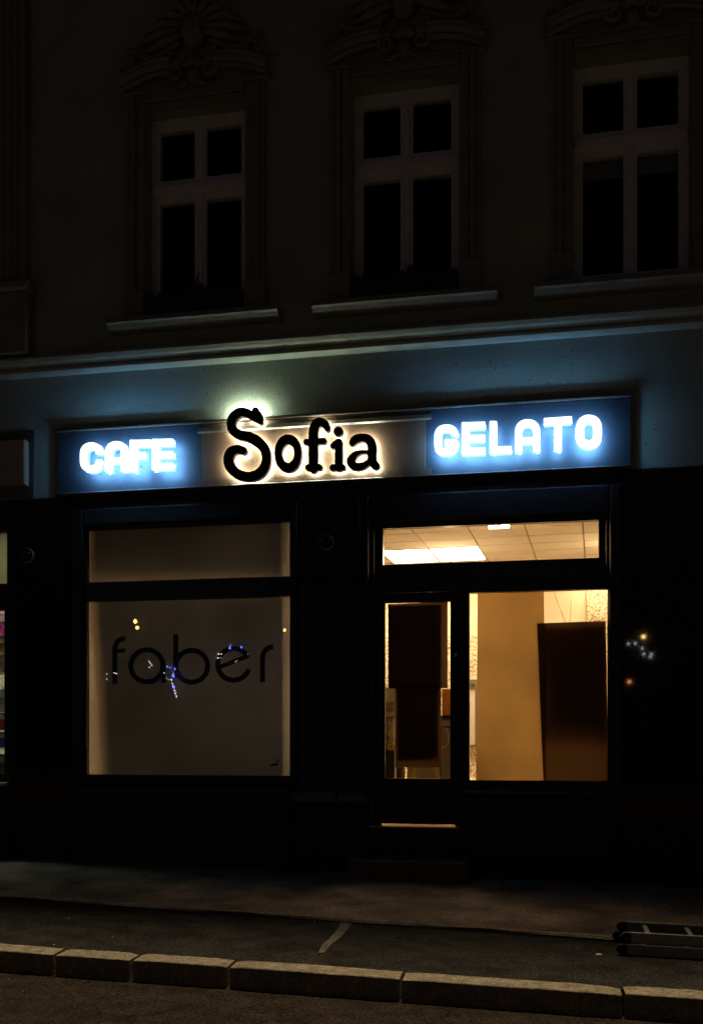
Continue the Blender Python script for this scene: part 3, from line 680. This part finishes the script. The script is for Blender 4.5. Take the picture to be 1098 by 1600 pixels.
# ================================================================== STEPS
st = tag(MB().bbox(0.02, 1.26, -0.46, -0.072, -0.25, 0.222, 0.025).build('entrance_step', 'red_granite'), 'low polished granite step in front of the cafe door', 'step')
th = empty('threshold', (0.7, -0.05, 0.222), 'raised door threshold with worn metal edge above the granite step', 'threshold')
MB().box(0.21, 1.165, -0.07, 0.0, 0.226, 0.515).build('riser', 'black_paint', th)
MB().prism_x([(0.004, 0.516), (-0.085, 0.5155), (-0.088, 0.505), (-0.0705, 0.502), (-0.0705, 0.5155), (0.004, 0.516)][:5][::-1] if False else [(0.003, 0.532), (-0.086, 0.528), (-0.088, 0.518), (0.003, 0.517)][::-1], 0.205, 1.165).build('metal_strip', 'steel', th)

# ================================================================== CAFE INTERIOR
CZ = 3.83; FZ = 0.48
rx0, rx1, ry0, ry1 = -3.45, 4.3, 0.42, 3.6
mb = MB().box(rx0, rx1, ry1, ry1 + 0.1, FZ, CZ + 0.1); structure('room_wall', mb, 'room_wall')
mb = MB().box(rx0 - 0.1, rx0, 0.41, ry1 + 0.1, FZ, CZ + 0.1); structure('room_wall', mb, 'room_wall')
mb = MB().box(rx1, rx1 + 0.1, 0.41, ry1 + 0.1, FZ, CZ + 0.1); structure('room_wall', mb, 'room_wall')
structure('room_floor', MB().box(rx0, rx1, 0.09, ry1, FZ - 0.1, FZ), 'room_floor')
ceil = structure('ceiling', MB().box(rx0, rx1, 0.09, ry1, CZ + 0.013, CZ + 0.05), 'ceiling_grid')
# back wall: speckled dado and a tall speckled panel
MBK = MB().box(rx0 + .01, rx1 - .01, ry1 - 0.02, ry1, FZ, 2.90)
structure('speckled_dado', MBK, 'terrazzo')
pxl = W(916, 900, ry1)[0]
structure('speckled_panel', MB().box(pxl, rx1 - 0.01, ry1 - 0.035, ry1 - 0.0005, 2.901, CZ), 'terrazzo')
# ceiling tiles, grid turned a little from the facade
GA = R(3.7); tw, td = 0.63, 0.46
o0 = H(687, 877, CZ)                                   # front-right corner of the left light = far corner
def gp(i, j):                                          # grid point (i across, j towards the street)
    ax, ay = math.cos(GA), -math.sin(GA); bx, by = -math.sin(GA), -math.cos(GA)
    return (o0[0] + ax * tw * i + bx * td * j, o0[1] + ay * tw * i + by * td * j)
tile_me = None; led = {(0, 0), (0, 1), (-1, 0), (-1, 1)}
leds = [(0, 0), (-1, 0), (-4, 0), (3, -3), (-3, -3), (0, -4)]  # panels past the visible pair are added unseen to light the room
busy = {(i, j + q) for i, j in leds for q in (0, 1)}
for i in range(-9, 8):
    for j in range(-5, 9):
        x, y = gp(i + 0.5, j + 0.5)
        if (i, j) in busy or not (rx0 + 0.4 < x < rx1 - 0.4 and 0.36 < y < ry1 - 0.3): continue
        if tile_me is None:
            t = MB().box(-tw / 2 + 0.010, tw / 2 - 0.010, -td / 2 + 0.012, td / 2 - 0.012, 0.0, 0.012).build('ceiling_tile', 'ceiling_tile', ceil); tile_me = t.data
        else:
            t = bpy.data.objects.new('ceiling_tile', tile_me); COL.objects.link(t); t.parent = ceil
        t.location = (x, y, CZ); t.rotation_euler = (0, 0, -GA)
for k, (i, j) in enumerate(leds):
    x, y = gp(i + 0.5, j + 1.0)
    lab = ['square warm white ceiling light panel, right one of the pair above the door', 'square warm white ceiling light panel, left one of the pair above the door'][k] if k < 2 else 'unseen ceiling light panel added to brighten the cafe room'
    e = empty('ceiling_light', (x, y, CZ - 0.004), lab, 'light', 'ceiling lights in the cafe'); e.rotation_euler = (0, 0, -GA)
    def loc(nm, m, *a):
        o = MB().box(*a).build(nm, m); o.parent = e; return o
    loc('diffuser', 'led_warm', -tw / 2 + 0.018, tw / 2 - 0.018, -td + 0.018, td - 0.018, 0.0, 0.004)
    fr = MB().box(-tw / 2 + 0.004, tw / 2 - 0.004, -td + 0.004, -td + 0.0175, -0.003, 0.012).box(-tw / 2 + 0.004, tw / 2 - 0.004, td - 0.0175, td - 0.004, -0.003, 0.012).box(-tw / 2 + 0.004, -tw / 2 + 0.0175, -td + 0.0176, td - 0.0176, -0.003, 0.012).box(tw / 2 - 0.0175, tw / 2 - 0.004, -td + 0.0176, td - 0.0176, -0.003, 0.012).build('frame', 'ceiling_tile')
    fr.parent = e
x = W(779, 822, 0.17)[0]; y = 0.17
e = empty('spot_fixture', (x, y, 3.82), 'small bright lamp fixed behind the head of the transom above the door', 'light')
MB().box(x - 0.115, x + 0.115, y - 0.045, y + 0.045, 3.716, 3.8195).build('housing', 'ceiling_tile', e)
MB().bbox(x - 0.105, x + 0.105, y - 0.04, y + 0.04, 3.688, 3.7155, 0.006).build('lens', 'spot_warm', e)
for k, (x, lab) in enumerate(((-1.6, 'unseen globe light added to brighten the ceiling at the left of the cafe'), (0.9, 'unseen globe light added to brighten the ceiling behind the door'), (2.9, 'unseen globe light added to brighten the ceiling at the right of the cafe'))):  # unseen globes added to throw light up onto the ceiling
    e = empty('added_globe_light', (x, 1.9, CZ), lab, 'lamp', 'added globe lights in the cafe')
    MB().sphere((x, 1.9, 3.455), 0.10, 16, 10).build('globe', 'globe_fill', e)
    MB().tube([(x, 1.9, 3.56), (x, 1.9, CZ)], 0.006, 6).build('cord', 'rubber', e)

# paper over the glass
tag(quad_sheet([(128, 932), (458, 925), (458, 1216), (128, 1216)], 0.075, wave=0.0018, seed=1).build('paper_sheet', 'film'), 'grey brown paper covering the lower pane of the left display window', 'paper')
tag(quad_sheet([(128, 820), (458, 812), (458, 908), (128, 912)], 0.075, wave=0.003, seed=2).build('paper_sheet', 'film'), 'grey brown paper covering the upper pane of the left display window', 'paper')
tag(quad_sheet([(154, 934), (450, 926), (451, 1217), (170, 1212)], 0.165, wave=0.002, seed=21).build('shade_lining', 'lining'), 'unseen paper layer added to dim the film behind the lower pane of the left display window', 'paper')  # added inset layer: dims the film so only its edges glow
tag(quad_sheet([(150, 823), (449, 813), (449, 909), (150, 912)], 0.165, wave=0.002, seed=22).build('shade_lining', 'lining'), 'unseen paper layer added to dim the film behind the upper pane of the left display window', 'paper')
tag(quad_sheet([(746, 915), (849, 912), (852, 1226), (743, 1226)], 0.080, wave=0.004, seed=3).build('paper_sheet', 'kraft'), 'tall glowing kraft paper sheet behind the right hand window', 'paper')
tag(quad_sheet([(838.5, 974), (945.5, 970), (950, 1226), (848.5, 1226)], 0.064, wave=0.001, seed=4).build('paper_sheet', 'kraft_dark'), 'dark brown paper sheet at the right of the right hand window', 'paper')
tag(quad_sheet([(840, 976), (944, 972), (945, 1150), (846, 1150)], 0.175, wave=0.0, seed=5).build('shade_card', 'card_dim'), 'unseen card added to shade the dark paper of the right hand window', 'card')  # added cards shade the middle of each paper, leaving glowing edges
tag(quad_sheet([(606, 944), (699, 940), (699, 1075), (606, 1076)], 0.050, wave=0.002, seed=6).build('paper_sheet', 'kraft_dark'), 'upper dark paper taped inside the door glass', 'paper')
tag(quad_sheet([(608, 947), (689, 944), (689, 1076), (608, 1076)], 0.070, wave=0.0, seed=7).build('shade_card', 'card_dim'), 'unseen card added to shade the upper door paper', 'card')
tag(quad_sheet([(617, 1070), (689, 1070), (689, 1199), (617, 1199)], 0.062, wave=0.002, seed=8).build('paper_sheet', 'kraft_dark'), 'lower dark paper hanging inside the door glass', 'paper')
tag(quad_sheet([(620, 1072), (686, 1072), (684, 1186), (622, 1186)], 0.085, wave=0.0, seed=9).build('shade_card', 'card_dim'), 'unseen card added to shade the lower door paper', 'card')

# things behind the door glass, on a work table
mat('wood', (0.45, 0.30, 0.16), 0.5, noise=(9, 0.2)); mat('crate_black', (0.03, 0.03, 0.03), 0.5); mat('sack_grey', (0.30, 0.26, 0.20), 0.8, noise=(7, 0.2))
mat('yellow', (0.75, 0.58, 0.12), 0.6); mat('carton', (0.70, 0.58, 0.38), 0.8, noise=(5, 0.1)); mat('orange', (0.72, 0.30, 0.06), 0.6, noise=(4, 0.2)); mat('carton_tan', (0.42, 0.32, 0.20), 0.8, noise=(30, 0.2)); mat('print', (0.16, 0.12, 0.08), 0.8)
mat('jar_brown', (0.16, 0.08, 0.05), 0.3); mat('white_plastic', (0.75, 0.70, 0.60), 0.5)
tx0, tx1 = 0.0, 1.5; tz = 0.985
tb = empty('work_table', (0.7, 0.8, FZ), 'pale work table inside the cafe just behind the door', 'table')
MB().bbox(tx0, tx1, 0.45, 1.35, tz - 0.03, tz, 0.004).build('tabletop', 'carton', tb)
for x in (tx0 + 0.04, tx1 - 0.08):
    for y in (0.5, 1.26): MB().box(x, x + 0.04, y, y + 0.04, FZ, tz - 0.0305).build('leg', 'wood', tb)
yy = 0.62
def span(u0, u1, v0, v1, y=yy):
    a = W(u0, v0, y); b = W(u1, v1, y); return a[0], b[0], b[1], a[1]
x0, x1, z0, z1 = span(560, 615.5, 1172, 1215); zc = z1
cr = empty('black_crate', (x0 / 2 + x1 / 2, yy, tz), 'black slatted plastic crate on the work table behind the door', 'crate')
MB().box(x0, x1, yy + 0.012, yy + 0.25, tz + 0.001, zc - 0.001).build('body', 'crate_black', cr)
for k in range(4):
    zz = tz + 0.01 + k * (zc - tz) / 4; MB().box(x0, x1 + 0.002, yy, yy + 0.0115, zz, zz + (zc - tz) / 4 - 0.012).build('slat', 'crate_black', cr)
x0, x1, z0, z1 = span(570, 616, 1120, 1172)
sk = empty('flour_sack', (x0 / 2 + x1 / 2, yy + 0.1, zc), 'grey sack with yellow print standing on the black crate behind the door', 'sack')
mb = MB(); n = 12
for k in range(n + 1):
    t = k / n; z = zc + (z1 - zc) * t; w_ = (x1 - x0) / 2 * (0.94 + 0.06 * math.sin(math.pi * t)); d_ = 0.10 * (0.7 + 0.3 * math.sin(math.pi * t))
    for q in range(16):
        a = 2 * math.pi * q / 16; ca, sa = math.cos(a), math.sin(a); e_ = 0.45
        mb.v.append(((x0 + x1) / 2 + w_ * math.copysign(abs(ca) ** e_, ca), yy + 0.115 + d_ * math.copysign(abs(sa) ** e_, sa), z))
for k in range(n):
    for q in range(16): j = (q + 1) % 16; mb.f.append((k * 16 + q, k * 16 + j, k * 16 + 16 + j, k * 16 + 16 + q)); mb.sm.append(True)
mb.f += [tuple(range(15, -1, -1)), tuple(n * 16 + q for q in range(16))]; mb.sm += [False, False]; mb.build('bag', 'sack_grey', sk)
plate(MB(), glyph([dict(p=smooth([(614, 1144, 1.8), (609, 1142, 1.9), (607, 1147, 1.9), (612, 1152, 1.9), (614, 1157, 1.9), (608, 1158, 1.8)])), dict(p=ell(611, 1167, 4.5, 4.5, 1.8, 1.8))], 0.4), yy + 0.006, yy + 0.009).build('print', 'yellow', sk)
x0, x1, z0, z1b = span(565, 618, 1074, 1119.5)
cb = empty('carton_box', ((x0 + x1) / 2, yy, z0), 'cream carton with dark bar print on top of the grey sack behind the door', 'box')
MB().box(x0, x1, yy + 0.02, yy + 0.24, z1 + 0.002, z1b).build('body', 'carton', cb)
mb = MB()
for k in range(5):
    a = W(603.5 + k * 2.7, 1106, yy); mb.box(a[0], a[0] + 0.009, yy + 0.017, yy + 0.0195, W(600, 1112, yy)[1], W(600, 1104, yy)[1])
for k in range(3):
    a = W(604 + k * 4, 1098, yy); mb.box(a[0], a[0] + 0.018, yy + 0.017, yy + 0.0195, W(600, 1102, yy)[1], W(600, 1097, yy)[1])
mb.build('print', 'print', cb)
a = W(626, 1214, yy)
jr = empty('jar', (a[0], yy, tz), 'small brown jar on the work table at the foot of the door paper', 'jar')
jz = W(626, 1199, yy)[1] - tz
MB().lathe((a[0], yy, tz + 0.001), [(0.001, 0), (0.045, 0), (0.048, 0.01), (0.048, jz * 0.8), (0.04, jz * 0.9)], 18).build('body', 'jar_brown', jr)
MB().lathe((a[0], yy, tz + 0.001), [(0.042, jz * 0.88), (0.043, jz * 1.05), (0.001, jz * 1.06)], 18).build('lid', 'sign_black', jr)
x0, x1, z0, z1 = span(688, 722, 1121, 1213)
gb = empty('grey_bin', ((x0 + x1) / 2, yy + 0.1, tz), 'grey bin with a yellow ring on its front, right of the door paper', 'bin')
MB().bbox(x0, x1, yy, yy + 0.24, tz + 0.001, z1, 0.012).build('body', 'sack_grey', gb)
plate(MB(), glyph([dict(p=ell(692, 1152, 9, 16, 0.9, 0.9))], 0.4), yy - 0.004, yy - 0.0005, ref=yy).build('ring', 'yellow', gb)
MB().box(x0 - 0.005, x1 + 0.005, yy - 0.008, yy + 0.245, z1 + 0.0005, z1 + 0.02).build('lid', 'crate_black', gb)
x0, x1, z0b, z1b = span(690, 722, 1076, 1117)
ob = tag(MB().bbox(x0, x1, yy + 0.01, yy + 0.22, z1 + 0.021, z1b, 0.006).build('orange_box', 'orange'), 'orange box on top of the grey bin behind the door', 'box')
x0, x1, z0, z1c = span(636, 687, 1190, 1215)
tc = empty('taped_carton', ((x0 + x1) / 2, yy, tz), 'tan carton with two pale tape strips on the table under the door paper', 'box')
MB().bbox(x0, x1, yy - 0.02, yy + 0.25, tz + 0.001, z1c, 0.004).build('body', 'carton_tan', tc)
for ua, ub in ((646, 648), (684, 679)):
    a = W(ua, 1214, yy - 0.023); b = W(ub, 1191, yy - 0.023)
    m_ = MB(); m_.face([(a[0] - 0.025, yy - 0.0225, tz + 0.004), (a[0] + 0.025, yy - 0.0225, tz + 0.004), (b[0] + 0.025, yy - 0.0225, z1c - 0.006), (b[0] - 0.025, yy - 0.0225, z1c - 0.006)]); m_.build('tape', 'yellow', tc)
# framed glass cabinet on the back wall, seen in the gap left of the kraft paper
x0, z1 = W(722, 1062, ry1 - 0.1); x1, z0 = W(744.5, 1168, ry1 - 0.1)
cbn = empty('wall_cabinet', ((x0 + x1) / 2, ry1, z0), 'narrow dark framed wall cabinet seen left of the kraft paper', 'cabinet')
MB().holes(x0, x1, z0, z1, ry1 - 0.12, ry1 - 0.02, [(x0 + 0.04, x1 - 0.025, z0 + 0.04, z1 - 0.06)]).build('frame', 'print', cbn)
MB().box(x0 + 0.041, x1 - 0.026, ry1 - 0.05, ry1 - 0.03, z0 + 0.041, z1 - 0.061).build('back', 'white_plastic', cbn)
# battens leaning in the corner behind the right hand window
for (ua, va, ub, vb, w_, lab) in ((858, 905, 884, 976, 0.035, 'slanting pale batten above the dark paper in the right hand window'), (893, 935, 889, 985, 0.03, 'upright pale batten beside the slanting one in the right hand window')):
    yb_ = 3.3; a = W(ua, va, yb_); b = W(ub, vb, yb_); d = Vector((b[0] - a[0], 0, b[1] - a[1])); k = (FZ + 0.002 - b[1]) / d.z if ub > ua else 0
    e_ = (b[0] + d.x * 0, FZ + 0.002) if True else None
    mb = MB(); mb.tube([(a[0], yb_, a[1]), (b[0], yb_ - 0.02, b[1]), (b[0] + d.x * 0.5, yb_ - 0.05, FZ + 0.02)], w_ / 2, 6); tag(mb.build('batten', 'carton'), lab, 'batten')

# ================================================================== NEIGHBOURING SHOP (left edge)
ns = empty('neighbour_shopfront', (-5.3, 0, 0), 'lit neighbouring shop window at the left edge of the picture', 'shopfront')
e1 = W(11.5, 870)[0]; e2 = W(7.5, 1080)[0]
nw = MB().holes(-6.60, -3.98, 0.90, 3.90, 0.0, 0.085, [(-6.5, e1, W(5, 912)[1], W(5, 831)[1]), (-6.5, e2, W(4, 1210)[1], W(4, 953)[1])]).build('display_window', 'black_paint', ns)
MB().box(-6.51, e1 + 0.008, 0.05, 0.056, W(5, 912)[1] - .008, W(5, 831)[1] + .008).build('pane', 'glass', nw)
MB().box(-6.51, e2 + 0.008, 0.05, 0.056, W(4, 1210)[1] - .008, W(4, 953)[1] + .008).build('pane', 'glass', nw)
MB().prism_x([(0.0, 0.955), (-0.12, 0.94), (-0.12, 0.91), (0, 0.905)][::-1], -6.6, -3.985).build('window_sill', 'trim_pale', ns)
MB().bbox(-6.6, -3.985, -0.04, 0.0, -0.2, 0.90, 0.01).build('stall_riser', 'black_paint', ns)
MB().bbox(-9.0, -6.61, -0.03, 0.0, -0.2, GZ - 0.02, 0.01).build('cladding_panel', 'black_stone', ns)
sg0, sg1 = W(-200, 760, -0.12), W(38, 686, -0.12)
MB().bbox(-6.4, sg1[0], -0.12, 0.0, W(20, 757, -0.12)[1], sg1[1], 0.006).build('sign_box', 'trim_pale', ns)
MB().bbox(-6.5, W(55, 700)[0], -0.02, 0.0, 4.205, 4.96, 0.004).build('sign_backboard', 'trim_dark', ns)
nx0, nx1 = -7.2, -3.56
structure('neighbour_room_wall', MB().box(nx0, nx1, 2.6, 2.7, 0.48, 4.0), 'room_wall')
structure('neighbour_room_wall', MB().box(nx0 - .1, nx0, 0.41, 2.7, 0.48, 4.0), 'room_wall')
structure('neighbour_room_wall', MB().box(nx1, nx1 + 0.09, 0.41, 2.7, 0.48, 4.0), 'room_wall')
structure('neighbour_floor', MB().box(nx0, nx1, 0.09, 2.6, 0.38, 0.48), 'room_floor')
structure('neighbour_ceiling', MB().box(nx0, nx1, 0.09, 2.6, 4.0, 4.1), 'ceiling_tile')
for k in range(2):
    e = empty('ceiling_light', (-5.9 + 1.3 * k, 0.6, 4.0), ['cool white ceiling light deep in the neighbouring shop', 'cool white ceiling light in the neighbouring shop near the pier'][k], 'light', 'ceiling lights in the neighbouring shop')
    MB().box(-6.2 + 1.3 * k, -5.6 + 1.3 * k, 0.42, 0.75, 3.97, 3.999).build('housing', 'ceiling_tile', e)
    MB().box(-6.18 + 1.3 * k, -5.62 + 1.3 * k, 0.44, 0.73, 3.955, 3.9695).build('diffuser', 'led_cool', e)
MB().box(-6.52, -3.99, 0.10, 0.106, 3.16, 3.88).build('frosted_panel', 'frosted', nw)
# shelf with goods close behind its glass
she = empty('goods_shelf', (-4.3, 0.3, 0.48), 'white goods shelf behind the neighbouring shop window', 'shelf')
nsx = W(8, 1000, 0.66)[0] + 0.06; lev = [1212, 1168, 1140, 1110, 1050, 1020, 992]; zs_ = [W(4, v, 0.66)[1] for v in lev]
for z in zs_: MB().box(-5.4, nsx, 0.65, 0.95, z - 0.012, z).build('board', 'white_plastic', she)
MB().box(-5.42, -5.401, 0.64, 0.96, 0.49, zs_[-1] + 0.3).build('upright', 'white_plastic', she); MB().box(nsx + 0.001, nsx + 0.02, 0.64, 0.96, 0.49, zs_[-1] + 0.3).build('upright', 'white_plastic', she)
goods = [('green', (0.10, 0.30, 0.10), 'olive green'), ('blue', (0.08, 0.16, 0.55), 'blue'), ('red', (0.55, 0.07, 0.05), 'red'), ('grey', (0.45, 0.45, 0.48), 'grey'), ('tan', (0.62, 0.40, 0.22), 'tan'), ('brown', (0.35, 0.16, 0.08), 'brown'), ('pink', (0.75, 0.08, 0.35), 'pink')]
for k, (nm, col_, word) in enumerate(goods):
    mat('pack_' + nm, col_, 0.4, noise=(18, 0.35)); top = (zs_[k + 1] - 0.02) if k + 1 < len(zs_) else W(4, 954, 0.66)[1]
    h = min(top - zs_[k] - 0.01, 0.26); fx = W(8, 1000, 0.66)[0] + 0.03
    g = empty('goods_pack', (fx - 0.15, 0.73, zs_[k]), word + ' printed pack on the goods shelf of the neighbouring shop', 'pack', 'packs on the neighbouring shop shelf')
    MB().bbox(fx - 0.30, fx, 0.665, 0.80, zs_[k] + 0.001, zs_[k] + h, 0.004).build('carton', 'pack_' + nm, g)
    MB().box(fx - 0.28, fx - 0.015, 0.661, 0.6645, zs_[k] + h * 0.62, zs_[k] + h * 0.9).build('label_strip', 'white_plastic', g)

# ================================================================== LADDER on the pavement
p0 = Vector((*G(962, 1487), 0)); p1 = Vector((*G(1098, 1495), 0)); dr_ = (p1 - p0).normalized(); pr = Vector((-dr_.y, dr_.x, 0))
LL = 3.3; LW = 0.42
def lp_(s, t, h):
    x = p0.x + dr_.x * s + pr.x * t; y = p0.y + dr_.y * s + pr.y * t; return (x, y, ZG(x, y) - 0.02 + h)
ld = empty('ladder', lp_(1.6, 0.2, 0), 'aluminium extension ladder lying flat on the pavement by the kerb', 'ladder')
def bar(s0, s1, t0, t1, h0, h1, mb):
    i = len(mb.v)
    mb.v += [lp_(s, t, h) for h in (h0, h1) for t in (t0, t1) for s in (s0, s1)]
    for f in ((0, 2, 3, 1), (4, 5, 7, 6), (0, 1, 5, 4), (2, 6, 7, 3), (0, 4, 6, 2), (1, 3, 7, 5)): mb.f.append(tuple(i + k for k in f)); mb.sm.append(False)
for lev_, (off, sh, h0) in enumerate(((0.0, 0.0, 0.004), (0.028, 0.03, 0.084))):
    for t in (off, LW - off):
        mb = MB(); tt0, tt1 = t - 0.012, t + 0.012; bar(sh + 0.06, LL, tt0, tt1, h0 + 0.006, h0 + 0.068, mb); bar(sh + 0.06, LL, tt0 - 0.004, tt1 + 0.004, h0, h0 + 0.0055, mb); bar(sh + 0.06, LL, tt0 - 0.004, tt1 + 0.004, h0 + 0.0685, h0 + 0.076, mb)
        rail = mb.build('rail', 'alu', ld)
        mb = MB(); pts = [(0.075, 0.0), (0.02, 0.006), (0.0, 0.03), (0.0, 0.05), (0.02, 0.072), (0.075, 0.078)]
        n = len(pts); i = len(mb.v)
        for tt in (tt0 - 0.007, tt1 + 0.007): mb.v += [lp_(sh + s, tt, h0 - 0.001 + h) for s, h in pts]
        for k in range(n): j = (k + 1) % n; mb.f.append((i + k, i + j, i + n + j, i + n + k)); mb.sm.append(False)
        mb.f += [tuple(i + k for k in range(n)), tuple(i + n + k for k in range(n - 1, -1, -1))]; mb.sm += [False, False]
        mb.build('end_cap', 'rubber', rail)
    for k in range(11):
        s = sh + 0.20 + k * 0.30
        if s > LL - 0.1: continue
        mb = MB(); bar(s - 0.016, s + 0.016, off + 0.0125, LW - off - 0.0125, h0 + 0.030, h0 + 0.060, mb); mb.build('rung', 'alu', ld)

# litter on the ground
rr = random.Random(11)
for (u, v, road) in ((345, 1377, 0), (491, 1436, 0), (85, 1473, 0), (600, 1440, 0), (700, 1441, 0), (638, 1441, 0), (108, 1432, 0), (176, 1462, 0), (935, 1488, 0), (14, 1545, 1), (398, 1543, 1), (38, 1566, 1)):
    if road:
        x, y = H(u, v, -0.24); z = ZR(x, y)
    else:
        x, y = G(u, v); z = ZG(x, y) + (0.001 if y > SY(x) else -0.022)
        if y < KY(x): z = ZG(x, y)
    a = rr.uniform(0, 3.1); L_ = rr.uniform(0.012, 0.028); w_ = L_ * rr.uniform(0.3, 0.6); ca, sa = math.cos(a) * 0.9 + .1, math.sin(a) * 0.5
    mb = MB(); c4 = [(-L_, -w_), (L_ * .8, -w_ * 1.1), (L_ * 1.1, w_ * .7), (-L_ * .7, w_)]
    top = [(x + p * ca - q * sa, y + p * sa + q * ca, z + 0.006 + 0.006 * rr.random()) for p, q in c4]; bot = [(p[0], p[1], z + 0.001) for p in top]
    mb.face(top); mb.face(bot[::-1])
    for k in range(4): j = (k + 1) % 4; mb.face([bot[k], bot[j], top[j], top[k]])
    tag(mb.build('litter_scrap', 'litter'), 'tiny pale scrap of litter on the ground before the cafe', 'litter', 'scraps of litter on the ground')

# ================================================================== ACROSS THE STREET (seen only mirrored in the glass)
OY = -23.0
opp = empty('opposite_building', (0, OY - 1, 0), 'dark building across the street mirrored faintly in the glass', 'building')
MB().box(-30, 30, OY - 6, OY, -0.3, 12).build('wall', 'plinth', opp)
MB().box(-30.2, 30.2, OY - 6.2, OY + 0.3, 12, 12.4).build('cornice', 'plinth', opp)
emit_mat('bulb_blue', (0.10, 0.12, 1.0), 70.0); emit_mat('bulb_white', (0.95, 0.97, 1.0), 34.0); emit_mat('bulb_amber', (1.0, 0.62, 0.18), 50.0); emit_mat('bulb_orange', (1.0, 0.35, 0.10), 24.0)
def mirror(u, v, gy, y=OY + 0.25):      # where a lamp across the street must hang to be mirrored at this pixel
    r = ray(u, v); s1 = (gy + CD) / r[1]; s2 = (gy - y) / r[1]
    return (CX + r[0] * (s1 + s2), y, CH + r[2] * (s1 + s2))
def string(label, gy, spots):
    P = [mirror(u, v, gy) for u, v, _, _ in spots]
    e = empty('light_string', (sum(p[0] for p in P) / len(P), OY, min(p[2] for p in P)), label, 'string lights', 'lights across the street')
    for p, (u, v, m, r) in zip(P, spots): MB().sphere(p, r, 8, 6).build('bulb', m, e)
    mb = MB()
    for p in P: mb.tube([(p[0], p[1] - r_ if False else p[1], p[2]), (p[0], OY, p[2])], 0.006, 5)
    mb.build('cable', 'rubber', e)
fz = lambda x, y: (150 + x * 0.27322, 950 + y * 0.27322)
B, Wt = 'bulb_blue', 'bulb_white'
string('blue and white festive light ornament mirrored over the window lettering', 0.055, [(*fz(x, y), m, r) for x, y, m, r in ((408, 335, B, .035), (388, 372, Wt, .02), (402, 402, Wt, .02), (416, 408, Wt, .02), (442, 372, Wt, .025), (443, 386, B, .06), (452, 350, B, .03), (432, 410, Wt, .03), (437, 430, Wt, .025), (444, 450, B, .05), (450, 470, Wt, .028), (456, 487, Wt, .028), (461, 505, Wt, .028), (425, 340, B, .03))])
string('blue and white festive lights mirrored near the letter e', 0.055, [(*fz(x, y), m, r) for x, y, m, r in ((765, 228, B, .045), (768, 215, B, .03), (832, 225, B, .035), (704, 265, Wt, .03), (718, 263, Wt, .025), (697, 288, Wt, .025), (714, 285, Wt, .02), (868, 265, Wt, .02), (800, 308, Wt, .025), (808, 298, Wt, .02))])
string('pale festive lights mirrored at the left of the window', 0.055, [(*fz(x, y), 'bulb_white', .02) for x, y in ((66, 376), (62, 405), (20, 410), (103, 370), (116, 374), (305, 300), (310, 316), (318, 328), (306, 340))])
string('white lights mirrored in the polished black cladding', -0.03, [(930 + x * 0.153, 900 + y * 0.153, 'bulb_white', .022) for x, y in ((335, 690), (403, 688), (474, 740), (490, 797), (568, 797), (558, 825))])
for (u, v, m, r, gy, lab) in ((*fz(226, 76), 'bulb_amber', .075, 0.055, 'upper amber lantern mirrored at the top left of the window'), (*fz(238, 112), 'bulb_amber', .07, 0.055, 'lower amber lantern mirrored at the top left of the window'), (*fz(1078, 126), 'bulb_amber', .06, 0.055, 'amber lantern mirrored at the right edge of the window'), (930 + 487 * .153, 900 + 620 * .153, 'bulb_amber', .06, -0.03, 'amber lantern mirrored in the polished black cladding'), (930 + 342 * .153, 900 + 1080 * .153, 'bulb_orange', .055, -0.03, 'orange lantern mirrored low in the polished black cladding')):
    p = mirror(u, v, gy); e = empty('lantern', (p[0], OY, p[2]), lab, 'lantern', 'lanterns across the street')
    MB().sphere(p, r, 12, 8).build('globe', m, e); MB().tube([(p[0], p[1], p[2] + r), (p[0], OY, p[2] + r + 0.1)], 0.015, 6).lathe((p[0], p[1], p[2] + r * 0.8), [(r * 1.1, 0), (r * 0.6, r * 0.5), (0.001, r * 0.6)], 12).build('bracket', 'rubber', e)
